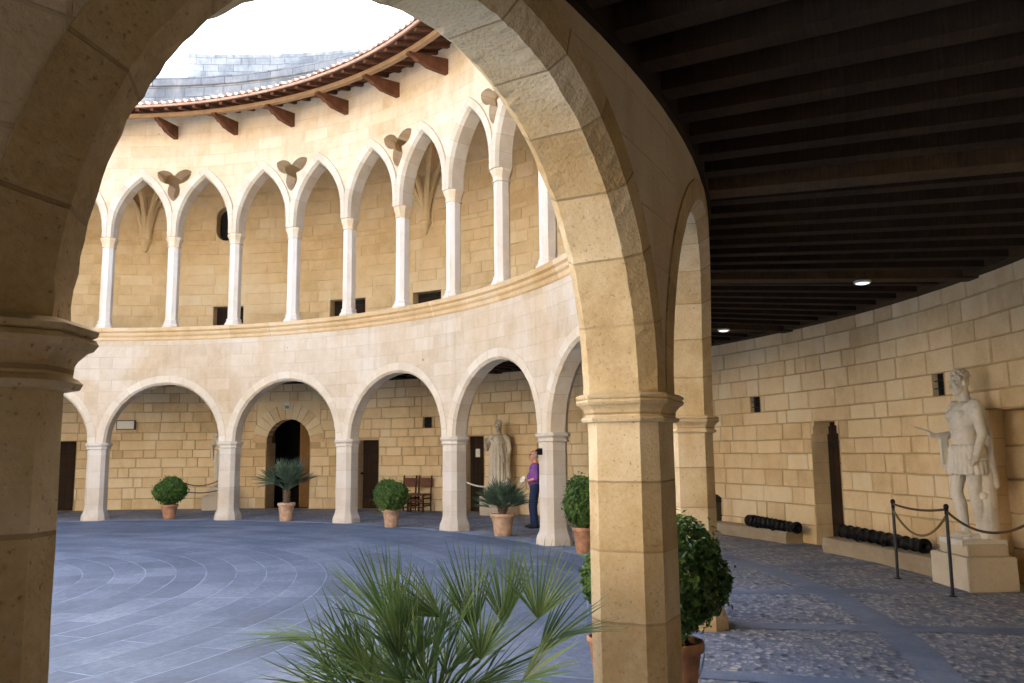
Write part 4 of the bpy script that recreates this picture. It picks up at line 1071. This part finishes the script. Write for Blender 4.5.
# ================================================================= CANNONS on their ledges
def stone_ledge(label, t0, t1, r0, r1, h, mat='plinth'):
    mb = MB(); n = max(4, int((t1 - t0) * 14 / .22))
    pr2 = [(r0 + .01, 0), (r0, .02), (r0 - .004, h * .5), (r0 + .006, h - .02), (r0 + .03, h), (r1, h + .005), (r1, 0)]
    rows = [[cyl(r + .012 * noise.noise(Vector((j * .7, q * 2, r0))), t0 + (t1 - t0) * j / n, z + (.012 * noise.noise(Vector((j * .5, q, 3))) if z > .03 else -.01)) for q, (r, z) in enumerate(pr2)] for j in range(n + 1)]
    mb.grid(rows, [[(q * .15, j * .22) for q in range(len(pr2))] for j in range(n + 1)], smooth=False); mb.face(rows[0][::-1]); mb.face(rows[-1])
    return tag(mb.build('stone_ledge', M[mat]), label, 'ledge', 'low stone ledges along the gallery wall')
stone_ledge('low pale stone ledge carrying the cannon left of the open door', D(-26.9), D(-16.2), 14.9, 15.24, .2, 'ledge')
stone_ledge('low squared stone ledge right of the open door, ending at the statue', D(-41.6), D(-31.3), 14.78, 15.12, .22, 'ledge')
def cannon(label, p0, p1, s=1.0):
    p0, p1 = Vector(p0), Vector(p1); L_ = (p1 - p0).length; q = Vector((0, 0, 1)).rotation_difference((p1 - p0).normalized()).to_matrix()
    prof = [(.012, -.075), (.035, -.065), (.04, -.04), (.025, -.02), (.07, 0), (.125, .012), (.13, .05), (.112, .06)]
    z = .08; nr = 9
    for i in range(nr):
        f = i / (nr - 1); r = .112 - .022 * f; z0 = .08 + (L_ - .26) * i / nr; z1 = .08 + (L_ - .26) * (i + 1) / nr
        prof += [(r, z0), (r + .002, z1 - .075), (r + .018, z1 - .065), (r + .024, z1 - .045), (r + .018, z1 - .02), (r, z1 - .01)]
    prof += [(.092, L_ - .17), (.1, L_ - .1), (.122, L_ - .05), (.125, L_ - .01), (.11, L_), (.055, L_), (.05, L_ - .12), (.01, L_ - .125)]
    prof = [(r * s, z_) for r, z_ in prof]
    root = thing('cannon', label, 'cannon', p0, 0, 'old iron cannons on the ledges')
    mb = MB(); mb.lathe(prof, 20, axis=q); mb.build('barrel', M['iron'], root)
    mid = (p1 - p0) * .52; side = (p1 - p0).cross(Vector((0, 0, 1))).normalized()
    for f_ in (.3, .62):
        mb = MB(); c = (p1 - p0) * f_ + side * .11 * s; P = [c + Vector((0, 0, -.045)) + (Vector((0, 0, 1)) * sin(a) * .045 + side * (.02 + .025 * cos(a))) for a in [2 * pi * k / 14 for k in range(15)]]
        mb.tube(P, .011, 6); mb.build('lifting_ring', M['iron'], root)
    return root
cannon('short black ringed cannon lying left of the open gallery door', cyl(15.02, D(-22.4), .30), cyl(14.93, D(-28.0), .285), .8)
cannon('black ringed cannon lying right of the open door beside the statue', cyl(15.08, D(-31.6), .315), cyl(15.0, D(-39.6), .31), .8)

# ================================================================= ROPE POSTS AND ROPES
def rope_post(label, p, h=.92):
    r = thing('rope_post', label, 'rope post', p, 0, 'thin metal posts of the rope barriers')
    mb = MB(); mb.lathe([(.018, 0), (.018, h)], 12); mb.build('pole', M['post'], r)
    mb = MB(); mb.lathe([(.0205, h - .07), (.0205, h - .055), (.019, h - .02), (.026, h - .01), (.028, h + .01), (.022, h + .03), (.008, h + .038)], 12); mb.build('finial', M['iron'], r)
    mb = MB(); mb.lathe([(.045, .004), (.045, .012), (.022, .02)], 14); mb.build('foot_plate', M['post'], r)
    return r
def rope(label, a, b, sag, mat, r=.013, n=18):
    a, b = Vector(a), Vector(b); P = [a.lerp(b, i / n) - Vector((0, 0, sag * (1 - (2 * i / n - 1) ** 2))) for i in range(n + 1)]
    mb = MB(); mb.tube(P, r, 8); return tag(mb.build('rope', M[mat]), label, 'rope', 'ropes of the statue barriers')
q1, q2 = at_pixel(898, 579), at_pixel(953, 597); q3 = cyl(14.3, D(-53.4), 0)
rope_post('left one of the two thin posts in front of the cuirassed statue', q1); rope_post('post right in front of the cuirassed statue plinth, nearest the camera', q2, .94)
up = lambda p, z: Vector((p[0], p[1], z))
rope('dark rope stretched nearly straight between the two posts before the statue', up(q1, .90), up(q2, .92), .04, 'ropedark')
rope('gold rope hanging in a deep curve between the two posts before the statue', up(q1, .82), up(q2, .86), .26, 'rope')
rope('rope running from the nearest post past the statue to the right edge', up(q2, .90), up(q3, .9), .14, 'ropedark')
q4 = cyl(14.35, D(45.2), 0); q5 = cyl(14.2, D(39.6), 0)
rope_post('lone thin post between the far ball shrub and a white pillar', q4, .95)
rope('dark rope hanging from the far lone post to behind the white pillar', up(q4, .92), up(q5, .9), .2, 'ropedark'); rope('lower dark rope slung from the far lone post by the hidden statue', up(q4, .62), up(q5, .6), .1, 'ropedark')
q6 = cyl(14.25, D(10.2), 0); q7 = cyl(14.25, D(3.4), 0)
rope_post('far rope post beside the robed statue, by the dark door', q6, .95); rope('white rope hanging in front of the robed statue by the dark door', up(q6, 1.0), up(q7, .9), .22, 'ropewhite', .02)

# ================================================================= CHAIRS
def make_chair():
    r = thing('wooden_chair', 'x', 'chair', (0, 0, 0), 0, 'old wooden chairs by the gallery wall')
    for x, y in ((.19, .2), (.19, -.2)):
        mb = MB(); mb.box((x, y, .225), (.045, .045, .45)); mb.build('leg', M['chair'], r)
    for y in (.2, -.2):
        mb = MB(); mb.tube([(-.19, y, 0), (-.19, y, .45), (-.235, y, .92)], .025, 6, smooth=False); mb.ball((-.237, y, .935), .026, 8); mb.build('leg', M['chair'], r)
    mb = MB(); mb.box((0, 0, .455), (.43, .45, .05), taper=.96); mb.build('seat', M['leather'], r)
    mb = MB(); mb.box((-.222, 0, .77), (.022, .37, .24), Matrix.Rotation(-.09, 3, 'Y')); mb.build('backrest', M['leather'], r)
    for p, d in (((.19, 0, .30), (.03, .37, .07)), ((.19, 0, .12), (.025, .37, .035)), ((-.19, 0, .2), (.025, .37, .035)), ((0, .2, .16), (.36, .025, .035)), ((0, -.2, .16), (.36, .025, .035)), ((0, .2, .36), (.36, .025, .035)), ((0, -.2, .36), (.36, .025, .035))):
        mb = MB(); mb.box(p, d); mb.build('stretcher', M['chair'], r)
    return r
ch = make_chair(); ch['label'] = 'brown wooden chair standing clear of the shrub, next to the white pillar'; local(ch, D(16.55), 14.88)
c2 = copy_tree(ch); c2['label'] = 'brown wooden chair partly covered by the round potted shrub'; local(c2, D(18.45), 14.88)

# ================================================================= POTTED PLANTS
def pot_mesh(r, h, n=28):
    mb = MB(); mb.lathe([(r * .70, 0), (r * .72, .01), (r * .80, h * .4), (r * .93, h * .82), (r * .945, h * .83), (r * 1.03, h * .84), (r * 1.05, h * .9), (r * 1.04, h * .99), (r * .98, h), (r * .9, h * .99), (r * .88, h * .9)], n, caps=True); return mb
def leaf_ball(c, R_, n, seed, leaf=.05, sq=(1, 1, 1), tone=0.0):
    rnd = random.Random(seed); mb = MB(); c = Vector(c)
    lobes = [Vector((rnd.gauss(0, 1), rnd.gauss(0, 1), rnd.gauss(0, 1))).normalized() for _ in range(16)]
    for i in range(n):
        d = Vector((rnd.gauss(0, 1), rnd.gauss(0, 1), rnd.gauss(0, 1))).normalized()
        k = max(d.dot(l) for l in lobes); out = .74 + .24 * max(0, (k - .5) / .5) + .10 * noise.noise(d * 3.5 + Vector((seed, 0, 0)))
        rr = out * (1 - .42 * rnd.random() ** 2.2) + (rnd.random() * .2 if rnd.random() < .09 else 0)
        p = c + Vector((d.x * sq[0], d.y * sq[1], d.z * sq[2])) * R_ * rr
        nrm = (d + Vector((rnd.gauss(0, .55), rnd.gauss(0, .55), rnd.gauss(.25, .55)))).normalized()
        t = nrm.cross(Vector((rnd.gauss(0, 1), rnd.gauss(0, 1), rnd.gauss(0, 1)))).normalized(); b = nrm.cross(t)
        l = leaf * rnd.uniform(.7, 1.25); w_ = l * .27
        tipb = t * l * .55 - nrm * l * .12
        col = min(1, max(0, .45 + tone + .22 * rnd.gauss(0, 1) + .2 * (noise.noise(d * 2.6))))
        mb.face([p - t * l * .5, p + b * w_ + nrm * l * .05, p + tipb, p - b * w_ + nrm * l * .05], None, col)
    return mb
def shrub(label, p, pot_r, pot_h, fz, fr, leaf, n, seed, mat='leaf', potm='terra', sq=(1, 1, 1), rz=0):
    r = thing('potted_shrub', label, 'shrub', p, rz, 'round clipped shrubs in pots')
    pot_mesh(pot_r, pot_h).build('pot', M[potm], r); mb = MB(); mb.lathe([(.001, pot_h * .88), (pot_r * .9, pot_h * .9)], 20); mb.build('soil', M['soil'], r)
    mb = MB()
    for k in range(6):
        a = k * 1.05; mb.tube([(.02 * cos(a), .02 * sin(a), pot_h * .85), (.05 * cos(a), .05 * sin(a), (pot_h + fz) * .5), (.5 * fr * cos(a), .5 * fr * sin(a), fz + fr * .3 * sin(k * 2.1))], [.018, .013, .006], 6)
    mb.build('stem', M['bark'], r)
    leaf_ball((0, 0, fz), fr, n, seed, leaf, sq).build('foliage', M[mat], r)
    return r
shrub('round clipped shrub in an orange pot under the far left arch', at_pixel(169, 519), .2, .36, .70, .41, .06, 6000, 1, 'leafbright', 'terra', (1.03, 1.03, .86))
shrub('round shrub in a pale pot in front of the two wooden chairs', at_pixel(391, 527), .19, .38, .68, .39, .058, 6000, 2, 'leaf', 'terrapale', (1, 1, .95))
shrub('tall oval shrub in an orange pot right beside the nearest pillar, left of it', at_pixel(584, 553), .17, .40, .80, .39, .052, 6500, 3, 'leaf', 'terra', (.9, .9, 1.1))
shrub('small bright shrub low behind the left edge of the nearest pillar', at_pixel(606, 671), .13, .25, .66, .22, .05, 2400, 4, 'leafbright', 'terra', (.85, .85, 1.05))
shrub('large dark shrub in a brown pot on the kerb, right of the nearest pillar', at_pixel(676, 706), .18, .40, .78, .385, .05, 7000, 5, 'leaf', 'terra', (1, 1, 1.06))

def fan_leaf(mb, base, hub, d, up, R_, n, spread, seed, droop=.12, width=.024, tone=0.0, fold=.25):
    """petiole plus a fan of folded, pointed segments joined near the hub"""
    rnd = random.Random(seed); base, hub, d, up = Vector(base), Vector(hub), Vector(d).normalized(), Vector(up)
    up = (up - d * up.dot(d)).normalized(); s = d.cross(up)
    mid = base.lerp(hub, .55) + Vector((0, 0, .03)); mb.tube([base, mid, hub], [.008, .006, .0045], 6); 
    for _ in range(2): pass
    for i in range(n):
        f = (i / (n - 1)) * 2 - 1 if n > 1 else 0
        a = f * spread + rnd.gauss(0, .015)
        dir_ = d * cos(a) + s * sin(a) + up * (fold * abs(f) + rnd.gauss(0, .03))
        dir_.normalize(); L_ = R_ * (1 - .22 * f * f) * rnd.uniform(.9, 1.06)
        side = dir_.cross(up).normalized(); nrm = side.cross(dir_)
        dr = droop * rnd.uniform(.4, 1.9); tone_ = min(1, max(0, .42 + tone + rnd.gauss(0, .13)))
        rows = []
        for j in range(7):
            t = j / 6; w_ = width * (.35 + .65 * min(1, t / .35)) * (1 - max(0, (t - .35) / .65) ** 1.3) + .0006
            p = hub + dir_ * L_ * t - Vector((0, 0, 1)) * dr * L_ * t * t * .8
            rows.append([p - side * w_ * .5 + nrm * w_ * .28, p, p + side * w_ * .5 + nrm * w_ * .28])
        mb.grid(rows, None, smooth=False, col=tone_)
def random_palm(seed, n, R_, base_z, petiole, mat, parent, leafw=.022, segs=20, up_bias=.35):
    rnd = random.Random(seed)
    mb = MB()
    for i in range(n):
        a = i * 2.399 + rnd.gauss(0, .2); el = up_bias + (1.35 - up_bias) * ((i + .5) / n) + rnd.gauss(0, .08)
        d = Vector((cos(a) * cos(el), sin(a) * cos(el), sin(el))); L_ = petiole * rnd.uniform(.75, 1.15)
        base = Vector((.03 * cos(a), .03 * sin(a), base_z)); hub = base + d * L_
        fan_leaf(mb, base, hub, d * 1 + Vector((0, 0, .12)), Vector((-d.x * .6 + rnd.gauss(0, .4), -d.y * .6 + rnd.gauss(0, .4), 1)), R_ * rnd.uniform(.8, 1.15), segs, rnd.uniform(.6, 1.0), seed * 100 + i, .14, leafw, rnd.gauss(0, .08))
    return mb.build('fronds', M[mat], parent)
def potted_palm(label, p, pot_r, pot_h, trunk_h, n, R_, petiole, seed, mat, potm, leafw, segs, ub_=.2):
    r = thing('potted_palm', label, 'palm', p, 0, 'fan palms in pots')
    pot_mesh(pot_r, pot_h).build('pot', M[potm], r); mb = MB(); mb.lathe([(.001, pot_h * .88), (pot_r * .9, pot_h * .9)], 20); mb.build('soil', M['soil'], r)
    mb = MB(); mb.lathe([(.07, pot_h * .85), (.075, pot_h + trunk_h * .3), (.06, pot_h + trunk_h * .8), (.03, pot_h + trunk_h + .02)], 12)
    for k in range(26):
        a = k * 2.4; z = pot_h + trunk_h * (k / 26); mb.tube([(.06 * cos(a), .06 * sin(a), z), (.10 * cos(a), .10 * sin(a), z + .05)], [.016, .006], 5)
    mb.build('trunk', M['bark'], r)
    random_palm(seed, n, R_, pot_h + trunk_h, petiole, mat, r, leafw, segs, ub_)
    return r
potted_palm('tall fan palm in an orange pot before the round arched doorway', at_pixel(286, 521), .20, .43, .30, 26, .52, .36, 11, 'palmblue', 'terrapale', .026, 13, .35)
potted_palm('bushy blue green fan palm in a wide pot before the robed statue', at_pixel(503, 536), .225, .42, .08, 40, .44, .24, 12, 'palmblue', 'terrapale', .02, 15, .15)

# ---- the big fan palm in front of the camera
PB = Vector((2.52, -10.50, 0)); fp = thing('potted_palm', 'large fan palm filling the foreground, nearest plant to the camera', 'palm', PB, 0, 'fan palms in pots')
pot_mesh(.27, .36).build('pot', M['terra'], fp); mb = MB(); mb.lathe([(.001, .32), (.24, .325)], 20); mb.build('soil', M['soil'], fp)
mb = MB(); mb.lathe([(.09, .3), (.1, .38), (.08, .46), (.03, .5)], 12)
for k in range(30):
    a = k * 2.4; z = .34 + .005 * k; mb.tube([(.08 * cos(a), .08 * sin(a), z), (.14 * cos(a), .14 * sin(a), z + .06)], [.018, .006], 5)
mb.build('trunk', M['bark'], fp)
RTh = Vector((RT.x, RT.y, 0)).normalized(); FWh = Vector((FW.x, FW.y, 0)).normalized()
def vv(r, u, f=0): return RTh * r + Vector((0, 0, u)) + FWh * f
mb = MB(); o0 = vv(0, .44)
# hub (right, up, away), direction, facing, radius, segments, spread
big = [((.50, .82, .05), (.14, .95, .1), (-.3, .3, -1), .42, 18, .80, .10, .02),
       ((.05, .84, .0), (-.80, .52, .1), (.45, .55, -.75), .40, 17, .62, .06, .0),
       ((-.31, .87, .15), (-.72, .66, .2), (.65, .7, .25), .32, 13, .55, .10, .0),
       ((.52, .74, -.1), (.93, .36, -.1), (-.3, .95, .25), .44, 16, .50, .16, .03),
       ((.14, .80, .15), (-.42, .88, .2), (.9, .4, .15), .34, 13, .5, .10, .0),
       ((-.47, .74, .0), (-.95, .16, .1), (.2, .95, -.2), .46, 15, .42, .22, .08),
       ((.36, .80, .3), (.1, .98, .2), (.9, -.1, -.45), .36, 14, .5, .1, -.02),
       ((.24, .70, -.2), (.1, .95, -.2), (-.1, .2, -1), .34, 15, .6, .12, .02),
       ((-.12, .70, -.15), (-.25, .95, -.1), (.5, .1, -.9), .36, 15, .55, .12, .05),
       ((-.30, .66, -.1), (-.55, .82, -.2), (.75, .4, -.5), .40, 16, .6, .14, .1),
       ((.42, .62, -.25), (.75, .6, -.3), (-.5, .6, -.6), .36, 15, .6, .16, .05),
       ((.34, .78, .12), (.0, 1, .1), (-.35, .2, -1), .46, 16, .55, .08, .05),
       ((.50, .66, .05), (.70, .70, .1), (-.5, .6, -.7), .46, 15, .5, .14, .02),
       ((.20, .76, .05), (-.2, .95, .1), (.5, .3, -.9), .46, 16, .5, .08, .06),
       ((-.52, .62, .15), (-.8, .55, .1), (.5, .7, .3), .36, 14, .6, .2, .05)]
for i, (h, d, u, R_, n, spr, dr, tn) in enumerate(big):
    fan_leaf(mb, o0 + vv(h[0] * .12, 0, h[2] * .1), vv(*h), vv(*d), vv(*u), R_, n, spr, 900 + i, dr, .0105, tn + .06, .12)
rnd = random.Random(77)
for i in range(26):
    a = i * 2.399; el = rnd.uniform(.12, 1.35); d = Vector((cos(a) * cos(el), sin(a) * cos(el), sin(el))); L_ = rnd.uniform(.22, .40)
    if d.dot(FWh) < -.3: L_ *= .7
    hub = o0 + d * L_ - RTh * .06; hub.z = min(hub.z, .78)
    if hub.dot(RTh) > .3: hub.z = min(hub.z, .64)
    fan_leaf(mb, o0 + Vector((d.x * .05, d.y * .05, 0)), hub, d + Vector((0, 0, .2)), Vector((-d.x * .6 + rnd.gauss(0, .5), -d.y * .6 + rnd.gauss(0, .5), 1)), rnd.uniform(.38, .54), 14, rnd.uniform(.45, .8), 950 + i, rnd.uniform(.06, .2), .0105, rnd.gauss(.1, .13), .2)
for i in range(26):   # loose narrow young leaflets on the left side
    a = rnd.uniform(-.2, 1.5); d = vv(-cos(a), sin(a), rnd.gauss(0, .35)).normalized(); b0 = o0 + vv(rnd.uniform(-.45, -.05), rnd.uniform(.02, .16), rnd.gauss(0, .15))
    fan_leaf(mb, o0, b0, d, vv(.3, .8, -.5), rnd.uniform(.36, .52), 4, .22, 1200 + i, .12, .012, .22, .1)
mb.build('fronds', M['palm'], fp)

# ================================================================= SIGNS AND SMALL FIXTURES
def on_wall(mbx, t, z, w_, h, d, r=RW):
    er = Vector((cos(t), sin(t), 0)); et = Vector((-sin(t), cos(t), 0)); R_ = Matrix((er, et, Vector((0, 0, 1)))).transposed(); mbx.box(er * (r - d / 2 - .022) + Vector((0, 0, z)), (d, w_, h), R_)
s_ = thing('light_box', 'white rectangular light box sign high on the far left gallery wall', 'sign', cyl(RW, D(52.1), 2.48))
def world_child(mbx, name, m_, par):
    o = mbx.build(name, m_, par); o.matrix_parent_inverse = Matrix.Translation(par.location).inverted(); return o
mb = MB(); on_wall(mb, D(52.1), 2.48, .52, .28, .09); world_child(mb, 'case', M['post'], s_)
mb = MB(); on_wall(mb, D(52.1), 2.48, .47, .23, .012, RW - .092); world_child(mb, 'face', M['signwhite'], s_)
s_ = thing('small_sign', 'small white and green sign above the round arched doorway', 'sign', cyl(RW, D(33.9), 2.98))
mb = MB(); on_wall(mb, D(33.9), 2.98, .17, .22, .03); world_child(mb, 'plate', M['signwhite'], s_)
mb = MB(); on_wall(mb, D(33.9), 2.95, .12, .09, .006, RW - .033); world_child(mb, 'panel', M['signgreen'], s_)
mb = MB(); on_wall(mb, D(11.15), 1.55, .14, .22, .012, RW + .30); tag(mb.build('paper_notice', M['signwhite']), 'small white notice fixed to the dark door beside the robed statue', 'notice')
s_ = thing('sensor_box', 'small dark box fixed under the capital of the pillar hiding the man', 'fixture', cyl(R0, pth(4), 1.6))
mb = MB(); on_wall(mb, pth(4) + .004, 1.58, .08, .11, .07, R0 + .02); world_child(mb, 'housing', M['iron'], s_)
mb = MB(); on_wall(mb, pth(4) + .004, 1.60, .05, .03, .03, R0 - .05); world_child(mb, 'eye', M['black'], s_)
bn = thing('litter_bin', 'dark brown upright bin standing at the wall beside the rear pillar', 'bin', at_pixel(717, 531))
mb = MB(); mb.lathe([(.14, 0), (.155, .02), (.165, .55), (.17, .56)], 20); mb.build('body', M['binm'], bn)
mb = MB(); mb.lathe([(.172, .56), (.175, .60), (.15, .66), (.08, .70), (.01, .71)], 20); mb.build('lid', M['black'], bn)
